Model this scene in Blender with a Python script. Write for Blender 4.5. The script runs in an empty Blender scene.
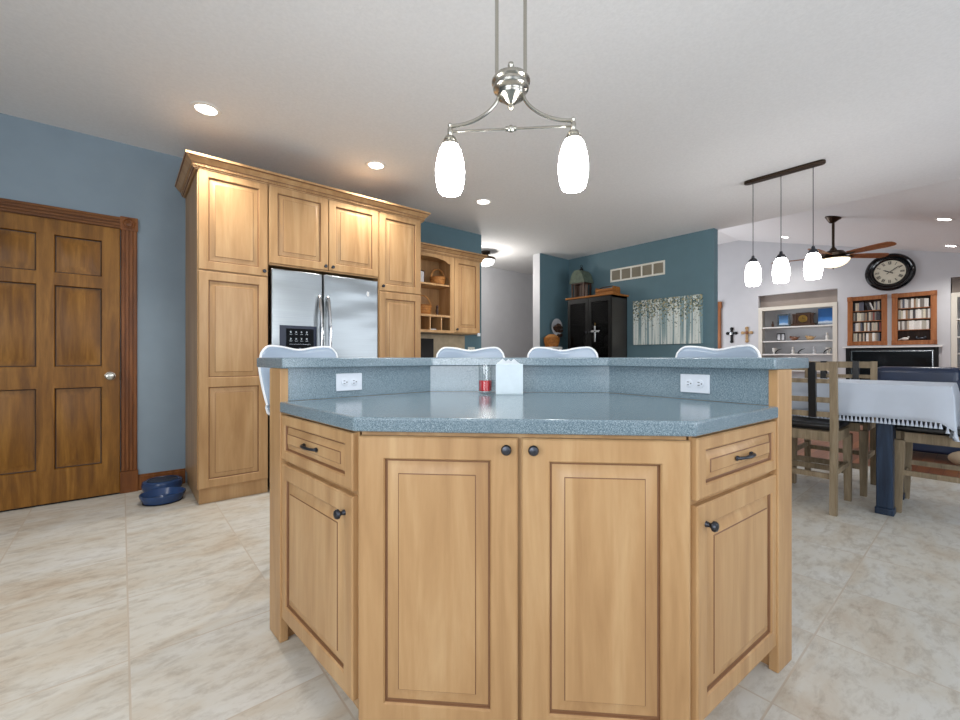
import bpy, bmesh, math, random
from math import sin, cos, pi, radians, sqrt, atan2
from mathutils import Vector, Matrix

random.seed(7)
SC = bpy.context.scene
COL = SC.collection
R2 = sqrt(.5)

# ------------------------------------------------------------------ camera, world, lights, exposure
cd = bpy.data.cameras.new('camera')
cam = bpy.data.objects.new('camera', cd)
COL.objects.link(cam)
cd.sensor_width = 36.0
cd.lens = 427 / 960 * 36.0
cd.shift_y = -2.5 / 960
cd.clip_start = .02
cam.location = (0, 0, 1.065)
cam.rotation_euler = (radians(90), 0, radians(-40))
SC.camera = cam

SC.view_settings.view_transform = 'Standard'
SC.view_settings.look = 'None'
SC.view_settings.gamma = 1
SC.view_settings.use_curve_mapping = False
SC.view_settings.exposure = 0.32

W = bpy.data.worlds.new('world')
SC.world = W
W.use_nodes = True
W.node_tree.nodes['Background'].inputs[0].default_value = (.62, .78, 1, 1)
W.node_tree.nodes['Background'].inputs[1].default_value = .9


def area(name, loc, target, sx, sy, power, color):
    l = bpy.data.lights.new(name, 'AREA')
    l.shape = 'RECTANGLE'
    l.size = sx
    l.size_y = sy
    l.energy = power
    l.color = color
    o = bpy.data.objects.new(name, l)
    COL.objects.link(o)
    o.location = loc
    o.rotation_euler = (Vector(target) - Vector(loc)).to_track_quat('-Z', 'Y').to_euler()
    return o


# area lights added at unseen windows, tilted up to brighten rooms and ceilings
area('added_daylight_back', (.9, -2.32, 1.5), (.9, .8, 2.9), 2.8, 1.7, 38, (.95, .975, 1))
area('added_daylight_west', (-2.5, -.75, 1.5), (-.4, .2, 2.9), 2.6, 1.7, 85, (.93, .965, 1))
area('added_daylight_living', (8.42, 5.66, 1.5), (8.42, 3.2, 2.6), 2.7, 1.8, 75, (.95, .975, 1))
area('added_daylight_dining', (4.3, -2.32, 1.4), (4.3, .8, 2.3), 1.8, 1.8, 28, (.95, .975, 1))
CAN_POWER = 68


# ------------------------------------------------------------------ materials
def srgb(r, g, b):
    def f(c):
        c /= 255
        return c / 12.92 if c <= .04045 else ((c + .055) / 1.055) ** 2.4
    return (f(r), f(g), f(b), 1)


class NT:
    def __init__(s, name):
        s.m = bpy.data.materials.new(name)
        s.m.use_nodes = True
        s.t = s.m.node_tree
        s.b = s.t.nodes['Principled BSDF']
        s.o = s.t.nodes['Material Output']

    def n(s, typ, **kw):
        nd = s.t.nodes.new(typ)
        for k, v in kw.items():
            if k.startswith('i_'):
                nd.inputs[k[2:].replace('_', ' ')].default_value = v
            else:
                setattr(nd, k, v)
        return nd

    def l(s, a, b):
        s.t.links.new(a, b)

    def ramp(s, fac, stops):
        r = s.n('ShaderNodeValToRGB')
        e = r.color_ramp.elements
        e[0].position, e[0].color = stops[0]
        e[1].position, e[1].color = stops[-1]
        for p, c in stops[1:-1]:
            x = e.new(p)
            x.color = c
        s.l(fac, r.inputs[0])
        return r.outputs[0]

    def coords(s, scale, loc=(0, 0, 0), rnd=True, kind='Object'):
        tc = s.n('ShaderNodeTexCoord')
        mp = s.n('ShaderNodeMapping')
        mp.inputs['Scale'].default_value = scale
        mp.inputs['Location'].default_value = loc
        if rnd:
            oi = s.n('ShaderNodeObjectInfo')
            mu = s.n('ShaderNodeVectorMath', operation='SCALE')
            mu.inputs[0].default_value = (17, 31, 23)
            s.l(oi.outputs['Random'], mu.inputs['Scale'])
            ad = s.n('ShaderNodeVectorMath', operation='ADD')
            s.l(tc.outputs[kind], ad.inputs[0])
            s.l(mu.outputs[0], ad.inputs[1])
            s.l(ad.outputs[0], mp.inputs[0])
        else:
            s.l(tc.outputs[kind], mp.inputs[0])
        return mp.outputs[0]

    def noise(s, vec, scale=5, detail=4, rough=.5, dist=0):
        nd = s.n('ShaderNodeTexNoise')
        nd.inputs['Scale'].default_value = scale
        nd.inputs['Detail'].default_value = detail
        nd.inputs['Roughness'].default_value = rough
        nd.inputs['Distortion'].default_value = dist
        s.l(vec, nd.inputs['Vector'])
        return nd.outputs['Fac']

    def bump(s, h, strength=.2, dist=.01):
        b = s.n('ShaderNodeBump')
        b.inputs['Strength'].default_value = strength
        b.inputs['Distance'].default_value = dist
        s.l(h, b.inputs['Height'])
        s.l(b.outputs[0], s.b.inputs['Normal'])

    def mix(s, fac, a, b, blend='MIX'):
        m = s.n('ShaderNodeMix', data_type='RGBA', blend_type=blend)
        for sock, v in ((m.inputs[0], fac), (m.inputs[6], a), (m.inputs[7], b)):
            if isinstance(v, (int, float, tuple)):
                sock.default_value = v
            else:
                s.l(v, sock)
        return m.outputs[2]


def plain(name, col, rough=.5, metal=0, var=.06, scale=6, bump=0, bscale=200, **kw):
    """a material with a little procedural variation of tone"""
    t = NT(name)
    v = t.coords((1, 1, 1))
    f = t.noise(v, scale, 3)
    a = tuple(c * (1 - var) for c in col[:3]) + (1,)
    b = tuple(min(1, c * (1 + var)) for c in col[:3]) + (1,)
    t.l(t.ramp(f, [(.3, a), (.7, b)]), t.b.inputs['Base Color'])
    t.b.inputs['Roughness'].default_value = rough
    t.b.inputs['Metallic'].default_value = metal
    for k, x in kw.items():
        t.b.inputs[k.replace('_', ' ')].default_value = x
    if bump:
        t.bump(t.noise(v, bscale, 2), bump, .003)
    return t.m


def wood(name, dark, mid, light, rough=.35, gs=1.0, axis='z', fine=.35):
    t = NT(name)
    sc = {'z': (9 * gs, 9 * gs, .9 * gs), 'x': (.9 * gs, 9 * gs, 9 * gs), 'y': (9 * gs, .9 * gs, 9 * gs)}[axis]
    v = t.coords(sc)
    f = t.noise(v, 1.4, 5, .55, .6)
    c = t.ramp(f, [(.28, dark), (.5, mid), (.72, light)])
    sc2 = tuple(x * 9 for x in sc)
    g = t.noise(t.coords(sc2), 1, 3, .6)
    gcol = t.ramp(g, [(.35, (.72, .66, .6, 1)), (.62, (1, 1, 1, 1))])
    t.l(t.mix(fine, c, gcol, 'MULTIPLY'), t.b.inputs['Base Color'])
    t.b.inputs['Roughness'].default_value = rough
    t.bump(g, .05, .002)
    t.b.inputs['Specular IOR Level'].default_value = .3
    return t.m


def emit(name, col, strength, base=(.9, .9, .9, 1)):
    t = NT(name)
    v = t.coords((1, 1, 1))
    f = t.noise(v, 30, 3)
    c = t.ramp(f, [(.35, tuple(x * .93 for x in col[:3]) + (1,)), (.6, col)])
    t.l(c, t.b.inputs['Emission Color'])
    t.b.inputs['Emission Strength'].default_value = strength
    t.b.inputs['Base Color'].default_value = base
    t.b.inputs['Roughness'].default_value = .3
    return t.m


def glass_thin(name, tint=(.97, .98, .98, 1), gloss=.02):
    t = NT(name)
    tr = t.n('ShaderNodeBsdfTransparent')
    tr.inputs[0].default_value = tint
    gl = t.n('ShaderNodeBsdfGlossy')
    gl.inputs['Roughness'].default_value = .04
    fr = t.n('ShaderNodeLayerWeight')
    fr.inputs[0].default_value = .35
    mx = t.n('ShaderNodeMixShader')
    ma = t.n('ShaderNodeMath', operation='MULTIPLY_ADD')
    ma.inputs[1].default_value = .3
    ma.inputs[2].default_value = gloss
    t.l(fr.outputs['Fresnel'], ma.inputs[0])
    t.l(ma.outputs[0], mx.inputs[0])
    t.l(tr.outputs[0], mx.inputs[1])
    t.l(gl.outputs[0], mx.inputs[2])
    t.l(mx.outputs[0], t.o.inputs[0])
    return t.m


M = {}
M['maple'] = wood('maple', srgb(162, 124, 84), srgb(180, 142, 99), srgb(195, 160, 117), .36, fine=.16)
M['glaze'] = plain('glaze_line', srgb(122, 84, 54), .5)
M['maple_in'] = wood('maple_interior', srgb(170, 118, 70), srgb(186, 134, 84), srgb(198, 148, 98), .45)
M['oak'] = wood('dark_oak', srgb(100, 62, 14), srgb(128, 84, 24), srgb(152, 106, 40), .4, 1.6, fine=.45)
M['oakx'] = wood('dark_oak_cross', srgb(88, 50, 20), srgb(112, 68, 30), srgb(136, 86, 42), .4, 1.6, 'x', fine=.6)
M['oakdark'] = plain('oak_groove', srgb(52, 30, 16), .5)
M['casing'] = wood('oak_casing', srgb(98, 56, 24), srgb(122, 72, 32), srgb(144, 90, 44), .4, 1.6, fine=.5)
M['redoak'] = wood('red_oak', srgb(130, 78, 42), srgb(152, 94, 54), srgb(172, 114, 70), .4, 2)
M['weathered'] = wood('weathered_wood', srgb(112, 98, 78), srgb(138, 122, 98), srgb(158, 142, 118), .6, 2)
M['weatheredx'] = wood('weathered_wood_cross', srgb(112, 98, 78), srgb(138, 122, 98), srgb(158, 142, 118), .6, 2, 'x')
M['greywood'] = wood('grey_wood', srgb(120, 110, 98), srgb(142, 132, 118), srgb(160, 150, 136), .6, 2)
M['browndark'] = wood('dark_brown_wood', srgb(52, 36, 28), srgb(70, 48, 36), srgb(86, 62, 48), .5, 2)
M['basket'] = plain('basket_weave', srgb(170, 116, 58), .7, var=.35, scale=90, bump=.5)
M['crate'] = wood('crate_wood', srgb(120, 72, 28), srgb(154, 96, 40), srgb(178, 118, 56), .6, 3, 'x')
M['walldaylit'] = plain('wall_paint_daylit', srgb(128, 143, 154), .6, var=.03, bump=.08, bscale=150)  # daylight on the left wall put into a lighter copy of the paint
M['walldim'] = plain('wall_paint_dim', srgb(92, 120, 130), .6, var=.03, bump=.08, bscale=150)  # same kitchen paint, the dimmer light farther in put into the colour
M['wallgrey'] = plain('light_grey_paint', srgb(196, 196, 199), .6, var=.02, bump=.08, bscale=150)
M['ceiling'] = plain('ceiling_texture', srgb(226, 225, 225), .8, var=.03, scale=60, bump=.35, bscale=70)
M['white'] = plain('white_paint', srgb(226, 224, 220), .4, var=.02)
M['cream'] = plain('cream_paint', srgb(214, 208, 196), .4, var=.02)
M['black'] = plain('black_paint', srgb(11, 11, 11), .45, var=.1, Specular_IOR_Level=.25)
M['blackside'] = plain('black_side_sheen', srgb(58, 54, 50), .35, var=.1)  # lighter than the doors: sheen of the black sides put into the colour
M['blackgloss'] = plain('black_gloss', srgb(10, 10, 12), .08, var=.05)
M['blackleather'] = plain('black_leather', srgb(20, 20, 22), .3, var=.1, bump=.2)
M['navyleather'] = plain('navy_leather', srgb(30, 44, 70), .3, var=.2, bump=.3, bscale=60)
M['navywood'] = wood('navy_wood', srgb(26, 36, 52), srgb(34, 48, 68), srgb(48, 66, 90), .4, 2)
M['iron'] = plain('dark_pewter', srgb(70, 72, 78), .35, .9)
M['nickel'] = plain('brushed_nickel', srgb(178, 174, 164), .22, 1, var=.03)
M['chrome'] = plain('chrome', srgb(205, 207, 210), .12, 1, var=.02)
M['bronze'] = plain('oil_bronze', srgb(66, 54, 44), .35, .8)
M['shade'] = emit('lit_glass_shade', (1, .985, .96, 1), 44.0)
M['shadedining'] = emit('lit_dining_shade', (1, .985, .96, 1), 17.0)
M['canlight'] = emit('lit_downlight', (1, .97, .92, 1), 9)
M['bowlwarm'] = emit('lit_amber_glass', (1, .82, .52, 1), 1.35)
M['domelight'] = emit('lit_dome_glass', (1, .98, .95, 1), 2.2)
M['plate'] = plain('outlet_white', srgb(206, 212, 220), .3, var=.01)
M['slot'] = plain('outlet_slot', srgb(40, 40, 44), .6)
M['paper'] = plain('napkin_paper', srgb(204, 210, 214), .8, var=.02, bump=.2)
M['stool'] = plain('stool_shell', srgb(156, 172, 190), .25, var=.02)
M['stoolrim'] = plain('stool_rim', srgb(240, 243, 246), .3, var=.01)
M['red'] = plain('red_drink', srgb(196, 22, 32), .15, var=.05)
M['cloth'] = plain('table_cloth', srgb(188, 196, 208), .85, var=.03, bump=.2, bscale=120)
M['bowlblue'] = plain('blue_plastic', srgb(44, 68, 108), .25, var=.1)
M['bowldark'] = plain('navy_plastic', srgb(26, 36, 58), .35, var=.1)
M['glassthin'] = glass_thin('thin_glass')
M['glassdark'] = glass_thin('dark_cabinet_glass', (.30, .30, .30, 1), .0)
M['beige'] = plain('beige_fabric', srgb(176, 156, 130), .9, var=.1, bump=.4)
M['gold'] = plain('brass', srgb(176, 140, 74), .3, .9)
M['dial'] = plain('clock_dial', srgb(212, 206, 186), .5, var=.04)
M['ink'] = plain('clock_ink', srgb(30, 28, 26), .6)
M['silver'] = plain('silver', srgb(196, 198, 200), .2, 1)
M['greenpaint'] = plain('aged_green_paint', srgb(84, 95, 80), .7, var=.25, scale=25)
M['tan'] = plain('tan_carving', srgb(170, 138, 96), .6, var=.25, scale=40)
M['figwhite'] = plain('white_ceramic', srgb(222, 218, 212), .3, var=.05)
M['figbrown'] = plain('brown_ceramic', srgb(112, 70, 48), .4, var=.2)
M['recess_shade'] = plain('recess_shade_tone', srgb(146, 134, 126), .6)  # shade of the recess above the bookcases put into the colour
M['acrylic'] = plain('napkin_plate', srgb(196, 208, 214), .35, var=.05, scale=20)
M['rug'] = plain('rug', srgb(92, 44, 32), .95, var=.4, scale=14, bump=.5)
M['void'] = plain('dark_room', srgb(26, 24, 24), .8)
M['gapblack'] = plain('fridge_gasket', srgb(30, 31, 34), .6)
M['vent'] = plain('vent_white', srgb(226, 222, 210), .4)
M['ventgrid'] = plain('vent_louvre', srgb(150, 142, 124), .6)


def mat_steel():
    t = NT('stainless_steel')
    v = t.coords((2, 2, 260))
    f = t.noise(v, 1, 3)
    t.l(t.ramp(f, [(.3, srgb(156, 161, 164)), (.7, srgb(163, 168, 170))]), t.b.inputs['Base Color'])
    t.b.inputs['Metallic'].default_value = 1
    t.b.inputs['Roughness'].default_value = .3
    w = t.noise(t.coords((1.2, 1.2, 4.0)), 1.1, 1)
    t.bump(w, .35, .05)
    return t.m


def mat_counter():
    t = NT('speckled_solid_surface')
    v = t.coords((1, 1, 1), rnd=False)
    f = t.noise(v, 420, 2, .6)
    g = t.noise(v, 900, 1, .5)
    c = t.ramp(f, [(.34, srgb(78, 97, 107)), (.47, srgb(114, 132, 142)), (.56, srgb(124, 142, 150)), (.68, srgb(165, 179, 185))])
    d = t.ramp(g, [(.3, (.62, .64, .68, 1)), (.5, (1, 1, 1, 1))])
    t.l(t.mix(.7, c, d, 'MULTIPLY'), t.b.inputs['Base Color'])
    t.b.inputs['Roughness'].default_value = .17
    t.b.inputs['Specular IOR Level'].default_value = .65
    return t.m


def mat_tile():
    t = NT('stone_look_floor_tile')
    v = t.coords((1, 1, 1), (.505 - .02, .505 * 20 - .43, 0), rnd=False)
    br = t.n('ShaderNodeTexBrick', offset=0.0, squash=1.0)
    br.inputs['Scale'].default_value = 1
    br.inputs['Mortar Size'].default_value = .0035
    br.inputs['Mortar Smooth'].default_value = .3
    br.inputs['Brick Width'].default_value = .505
    br.inputs['Row Height'].default_value = .505
    br.inputs['Color1'].default_value = (0, 0, 0, 1)
    br.inputs['Color2'].default_value = (1, 1, 1, 1)
    br.inputs['Mortar'].default_value = (.5, .5, .5, 1)
    t.l(v, br.inputs['Vector'])
    # each tile shifts the veining
    sh = t.n('ShaderNodeVectorMath', operation='SCALE')
    sh.inputs['Scale'].default_value = 7.3
    t.l(br.outputs['Color'], sh.inputs[0])
    st = t.coords((1.0, 2.1, 1), rnd=False)
    ad = t.n('ShaderNodeVectorMath', operation='ADD')
    t.l(st, ad.inputs[0])
    t.l(sh.outputs[0], ad.inputs[1])
    f = t.noise(ad.outputs[0], 2.1, 8, .62, .5)
    c = t.ramp(f, [(.28, srgb(178, 162, 143)), (.40, srgb(190, 181, 166)), (.52, srgb(197, 193, 183)), (.70, srgb(204, 203, 198))])
    f2 = t.noise(ad.outputs[0], 11, 8, .7, .3)
    c2 = t.ramp(f2, [(.34, srgb(206, 198, 190)), (.52, (1, 1, 1, 1))])
    c3 = t.mix(.6, c, c2, 'MULTIPLY')
    cc = t.mix(br.outputs['Fac'], c3, srgb(184, 172, 156))
    t.l(cc, t.b.inputs['Base Color'])
    t.b.inputs['Roughness'].default_value = .42
    inv = t.n('ShaderNodeMath', operation='SUBTRACT')
    inv.inputs[0].default_value = 1
    t.l(br.outputs['Fac'], inv.inputs[1])
    t.bump(inv.outputs[0], .25, .002)
    return t.m


def mat_plank():
    t = NT('wood_floor_planks')
    v = t.coords((1, 1, 1), rnd=False)
    br = t.n('ShaderNodeTexBrick', offset=.37)
    br.inputs['Scale'].default_value = 1
    br.inputs['Mortar Size'].default_value = .0015
    br.inputs['Brick Width'].default_value = 1.1
    br.inputs['Row Height'].default_value = .09
    br.inputs['Color1'].default_value = srgb(124, 72, 42)
    br.inputs['Color2'].default_value = srgb(158, 98, 60)
    br.inputs['Mortar'].default_value = srgb(58, 34, 22)
    t.l(v, br.inputs['Vector'])
    g = t.noise(t.coords((3, 40, 1), rnd=False), 1, 4)
    t.l(t.mix(.4, br.outputs['Color'], t.ramp(g, [(.3, (.6, .55, .5, 1)), (.7, (1, 1, 1, 1))]), 'MULTIPLY'), t.b.inputs['Base Color'])
    t.b.inputs['Roughness'].default_value = .3
    return t.m


def mat_birch():
    """painted canvas: pale birch trunks under a speckle of leaves (local x right, z up)"""
    t = NT('birch_grove_canvas')
    v = t.coords((1, 1, 1), rnd=False)
    sep = t.n('ShaderNodeSeparateXYZ')
    t.l(v, sep.inputs[0])
    w = t.n('ShaderNodeTexNoise')
    w.inputs['Scale'].default_value = 1
    w.inputs['Detail'].default_value = 2
    mp = t.coords((21, 1, .5), rnd=False)
    t.l(mp, w.inputs['Vector'])
    trunk = t.ramp(w.outputs['Fac'], [(.40, srgb(124, 150, 154)), (.47, srgb(160, 178, 178)), (.5, srgb(222, 226, 220)), (.62, srgb(204, 212, 208))])
    n1 = t.noise(t.coords((1, 1, 1), rnd=False), 46, 3, .6)
    hz = t.n('ShaderNodeMapRange')
    hz.inputs['From Min'].default_value = .18
    hz.inputs['From Max'].default_value = .58
    hz.inputs['To Min'].default_value = -.10
    hz.inputs['To Max'].default_value = .115
    t.l(sep.outputs['Z'], hz.inputs['Value'])
    ad = t.n('ShaderNodeMath', operation='ADD')
    t.l(n1, ad.inputs[0])
    t.l(hz.outputs[0], ad.inputs[1])
    gt = t.n('ShaderNodeMath', operation='GREATER_THAN')
    gt.inputs[1].default_value = .57
    t.l(ad.outputs[0], gt.inputs[0])
    leaf = t.ramp(t.noise(t.coords((1, 1, 1), (3, 1, 2), rnd=False), 30, 1), [(.4, srgb(66, 88, 92)), (.5, srgb(120, 128, 110)), (.6, srgb(168, 160, 128))])
    t.l(t.mix(gt.outputs[0], trunk, leaf), t.b.inputs['Base Color'])
    t.b.inputs['Roughness'].default_value = .7
    return t.m


def mat_picture(name, sky, mid, low, h=.2):
    t = NT(name)
    v = t.coords((1, 1, 1), rnd=False)
    sep = t.n('ShaderNodeSeparateXYZ')
    t.l(v, sep.inputs[0])
    nz = t.noise(v, 14, 3)
    a = t.n('ShaderNodeMath', operation='MULTIPLY_ADD')
    a.inputs[1].default_value = .06
    t.l(nz, a.inputs[0])
    t.l(sep.outputs['Z'], a.inputs[2])
    m = t.n('ShaderNodeMapRange')
    m.inputs['From Max'].default_value = h
    t.l(a.outputs[0], m.inputs['Value'])
    t.l(t.ramp(m.outputs[0], [(.15, low), (.45, mid), (.6, sky), (1, tuple(c * .6 for c in sky[:3]) + (1,))]), t.b.inputs['Base Color'])
    t.b.inputs['Roughness'].default_value = .25
    return t.m


M['steel'] = mat_steel()
M['counter'] = mat_counter()
M['tile'] = mat_tile()
M['plank'] = mat_plank()
M['birch'] = mat_birch()
M['pic1'] = mat_picture('small_blue_photo', srgb(96, 138, 184), srgb(170, 190, 210), srgb(60, 80, 110))
M['pic2'] = mat_picture('blue_lake_photo', srgb(70, 126, 196), srgb(200, 212, 224), srgb(50, 64, 84))
M['splash'] = plain('tile_backsplash', srgb(190, 170, 140), .4, var=.15, scale=14)


# ------------------------------------------------------------------ mesh building
class MB:
    def __init__(s):
        s.bm = bmesh.new()

    def face(s, pts, mi=0):
        f = s.bm.faces.new([s.bm.verts.new(p) for p in pts])
        f.material_index = mi
        return f

    def box(s, x0, x1, y0, y1, z0, z1, mi=0):
        x0, x1 = min(x0, x1), max(x0, x1)
        y0, y1 = min(y0, y1), max(y0, y1)
        z0, z1 = min(z0, z1), max(z0, z1)
        v = [s.bm.verts.new(p) for p in ((x0, y0, z0), (x1, y0, z0), (x1, y1, z0), (x0, y1, z0), (x0, y0, z1), (x1, y0, z1), (x1, y1, z1), (x0, y1, z1))]
        for q in ((3, 2, 1, 0), (4, 5, 6, 7), (0, 1, 5, 4), (1, 2, 6, 5), (2, 3, 7, 6), (3, 0, 4, 7)):
            s.bm.faces.new([v[i] for i in q]).material_index = mi
        return s

    def prism(s, pts, z0, z1, mi=0, m=None):
        """pts counter-clockwise in xy, extruded in z; m maps the result"""
        m = m or Matrix()
        lo = [s.bm.verts.new(m @ Vector((p[0], p[1], z0))) for p in pts]
        hi = [s.bm.verts.new(m @ Vector((p[0], p[1], z1))) for p in pts]
        s.bm.faces.new(lo[::-1]).material_index = mi
        s.bm.faces.new(hi).material_index = mi
        n = len(pts)
        for i in range(n):
            s.bm.faces.new([lo[i], lo[(i + 1) % n], hi[(i + 1) % n], hi[i]]).material_index = mi
        return s

    def hexa(s, lo, hi, mi=0):
        v = [s.bm.verts.new(p) for p in list(lo) + list(hi)]
        for q in ((3, 2, 1, 0), (4, 5, 6, 7), (0, 1, 5, 4), (1, 2, 6, 5), (2, 3, 7, 6), (3, 0, 4, 7)):
            s.bm.faces.new([v[i] for i in q]).material_index = mi
        return s

    def lathe(s, prof, c=(0, 0, 0), seg=24, axis='z', mi=0, m=None):
        rings = []
        for r, h in prof:
            ring = []
            for k in range(seg):
                a = 2 * pi * k / seg
                p = (r * cos(a), r * sin(a), h)
                if axis == 'y':
                    p = (r * cos(a), h, r * sin(a))
                elif axis == 'x':
                    p = (h, r * cos(a), r * sin(a))
                p = Vector(p) + Vector(c)
                if m:
                    p = m @ p
                ring.append(s.bm.verts.new(p))
            rings.append(ring)
        for a, b in zip(rings, rings[1:]):
            for k in range(seg):
                s.bm.faces.new([a[k], a[(k + 1) % seg], b[(k + 1) % seg], b[k]]).material_index = mi
        s.bm.faces.new(rings[0][::-1]).material_index = mi
        s.bm.faces.new(rings[-1]).material_index = mi
        return s

    def tube(s, pts, r, seg=10, closed=False, mi=0):
        pts = [Vector(p) for p in pts]
        n = len(pts)
        rad = r if isinstance(r, (list, tuple)) else [r] * n
        rings = []
        up = None
        for i, p in enumerate(pts):
            if closed:
                d = pts[(i + 1) % n] - pts[i - 1]
            else:
                d = pts[min(i + 1, n - 1)] - pts[max(i - 1, 0)]
            d.normalize()
            if up is None:
                up = Vector((0, 0, 1)) if abs(d.z) < .9 else Vector((1, 0, 0))
            e = up - d * up.dot(d)
            if e.length < 1e-5:
                e = d.orthogonal()
            e.normalize()
            up = e
            f = d.cross(e)
            rings.append([s.bm.verts.new(p + rad[i] * (cos(2 * pi * k / seg) * e + sin(2 * pi * k / seg) * f)) for k in range(seg)])
        rr = list(zip(rings, rings[1:]))
        if closed:
            rr.append((rings[-1], rings[0]))
        for a, b in rr:
            for k in range(seg):
                s.bm.faces.new([a[k], a[(k + 1) % seg], b[(k + 1) % seg], b[k]]).material_index = mi
        if not closed:
            s.bm.faces.new(rings[0][::-1]).material_index = mi
            s.bm.faces.new(rings[-1]).material_index = mi
        return s

    def sweep(s, path, prof, mi=0, dark=()):
        """profile (out, z) carried along an open plan path with mitred corners; out is to the right of travel"""
        P = [Vector(p) for p in path]
        n = len(P)
        rings = []
        for i in range(n):
            ds = []
            if i > 0:
                ds.append((P[i] - P[i - 1]).normalized())
            if i < n - 1:
                ds.append((P[i + 1] - P[i]).normalized())
            ns = [Vector((d.y, -d.x)) for d in ds]
            b = sum(ns, Vector((0, 0)))
            b.normalize()
            k = 1 / max(.2, b.dot(ns[0]))
            rings.append([s.bm.verts.new((P[i].x + b.x * k * o, P[i].y + b.y * k * o, z)) for o, z in prof])
        m = len(prof)
        for a, b in zip(rings, rings[1:]):
            for k in range(m):
                s.bm.faces.new([a[k], a[(k + 1) % m], b[(k + 1) % m], b[k]]).material_index = 1 if k in dark else mi
        s.bm.faces.new(rings[0][::-1]).material_index = mi
        s.bm.faces.new(rings[-1]).material_index = mi
        return s

    def sphere(s, c, r, seg=16, mi=0, sq=(1, 1, 1)):
        n0 = len(s.bm.faces)
        ret = bmesh.ops.create_uvsphere(s.bm, u_segments=seg, v_segments=max(6, seg // 2), radius=r, matrix=Matrix.Translation(c) @ Matrix.Diagonal((*sq, 1)))
        for v in ret['verts']:
            for f in v.link_faces:
                f.material_index = mi
        return s

    def door(s, x0, z0, w, h, t, xs, zs, cells, depth=1.0, raise_w=.03, y=0.0, ring=True):
        """cabinet or room door front: frame with raised panels. xs, zs are breakpoints of the cell grid in
        door coordinates, cells the set of (i, j) that hold a panel. Front faces -y at y - t."""
        bm = s.bm
        xs = [0] + list(xs) + [w]
        zs = [0] + list(zs) + [h]
        # slab edges and back, with a small front bevel
        e = .004
        yb, yf = y, y - t

        def rect(ax, bx, az, bz, yy):
            return [bm.verts.new((x0 + px, yy, z0 + pz)) for px, pz in ((ax, az), (bx, az), (bx, bz), (ax, bz))]

        def band(a, b, mi=0):
            for k in range(4):
                bm.faces.new([a[k], a[(k + 1) % 4], b[(k + 1) % 4], b[k]]).material_index = mi
        A = rect(0, w, 0, h, yb)
        B = rect(0, w, 0, h, yf + e)
        C = rect(e, w - e, e, h - e, yf)
        bm.faces.new(A[::-1])
        band(A, B)
        band(B, C)
        xs[0], xs[-1], zs[0], zs[-1] = e, w - e, e, h - e
        for i in range(len(xs) - 1):
            for j in range(len(zs) - 1):
                ax, bx, az, bz = xs[i], xs[i + 1], zs[j], zs[j + 1]
                if (i, j) not in cells:
                    bm.faces.new(rect(ax, bx, az, bz, yf))
                    continue
                d = depth
                prof = [(0, 0, 0), (.004, .005 * d, 0), (.0055, .011 * d, 1), (.010, .012 * d, 1), (.0105, .012 * d, 0), (.012 + raise_w, .003 * d, 0)]
                if ring:
                    prof += [(.0145 + raise_w, .0005 * d, 1), (.016 + raise_w, .0005 * d, 0)]
                prev = None
                for ins, dy, mi in prof:
                    r = rect(ax + ins, bx - ins, az + ins, bz - ins, yf + dy)
                    if prev:
                        band(prev, r, mi)
                    prev = r
                bm.faces.new(prev)
        return s

    def move(s, m):
        bmesh.ops.transform(s.bm, matrix=m, verts=s.bm.verts)
        return s

    def build(s, name, mats, parent=None, loc=None, rot=None, smooth=35, bevel=0, solid=0, sub=0):
        if not isinstance(mats, (list, tuple)):
            mats = [mats]
        bmesh.ops.recalc_face_normals(s.bm, faces=s.bm.faces)
        me = bpy.data.meshes.new(name)
        s.bm.to_mesh(me)
        s.bm.free()
        for m in mats:
            me.materials.append(M[m] if isinstance(m, str) else m)
        if smooth:
            for p in me.polygons:
                p.use_smooth = True
            me.set_sharp_from_angle(angle=radians(smooth))
        o = bpy.data.objects.new(name, me)
        COL.objects.link(o)
        if parent:
            o.parent = parent
        if loc:
            o.location = loc
        if rot is not None:
            o.rotation_euler = (0, 0, rot)
        if solid:
            md = o.modifiers.new('solid', 'SOLIDIFY')
            md.thickness = solid
            md.offset = 0
        if bevel:
            md = o.modifiers.new('bevel', 'BEVEL')
            md.width = bevel
            md.segments = 3
            md.limit_method = 'ANGLE'
            md.angle_limit = radians(40)
        if sub:
            md = o.modifiers.new('sub', 'SUBSURF')
            md.levels = sub
            md.render_levels = sub
        return o


def tag(o, label, cat, group=None, kind=None):
    o['label'] = label
    o['category'] = cat
    if group:
        o['group'] = group
    if kind:
        o['kind'] = kind
    return o


def thing(name, label, cat, loc=(0, 0, 0), rot=0, group=None):
    o = bpy.data.objects.new(name, None)
    COL.objects.link(o)
    o.empty_display_size = .1
    o.location = loc
    o.rotation_euler = (0, 0, rot)
    return tag(o, label, cat, group)


def struct(o):
    o['kind'] = 'structure'
    return o


def sempty(name, loc=(0, 0, 0), rot=0):
    o = bpy.data.objects.new(name, None)
    COL.objects.link(o)
    o.location = loc
    o.rotation_euler = (0, 0, rot)
    return struct(o)


def copy_tree(o, parent=None):
    c = o.copy()
    COL.objects.link(c)
    if parent:
        c.parent = parent
    for ch in list(o.children):
        copy_tree(ch, c)
    return c


def AB(a, b, z=0):
    """island plan (a along its front, b away from the viewer) to the room"""
    a += .004
    return ((a + b) * R2, (b - a) * R2, z)


FACE_U = radians(-90)     # a front that looks towards -u: local x runs towards -v, local y towards +u

# ------------------------------------------------------------------ setting
CZ = 2.755
struct(MB().box(-2.6, 5.6, -2.4, 6.2, -.1, 0).build('floor_tile', 'tile', smooth=0))
struct(MB().box(5.6, 11.2, -1.7, 6.2, -.1, 0).build('floor_wood', 'plank', smooth=0))
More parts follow.
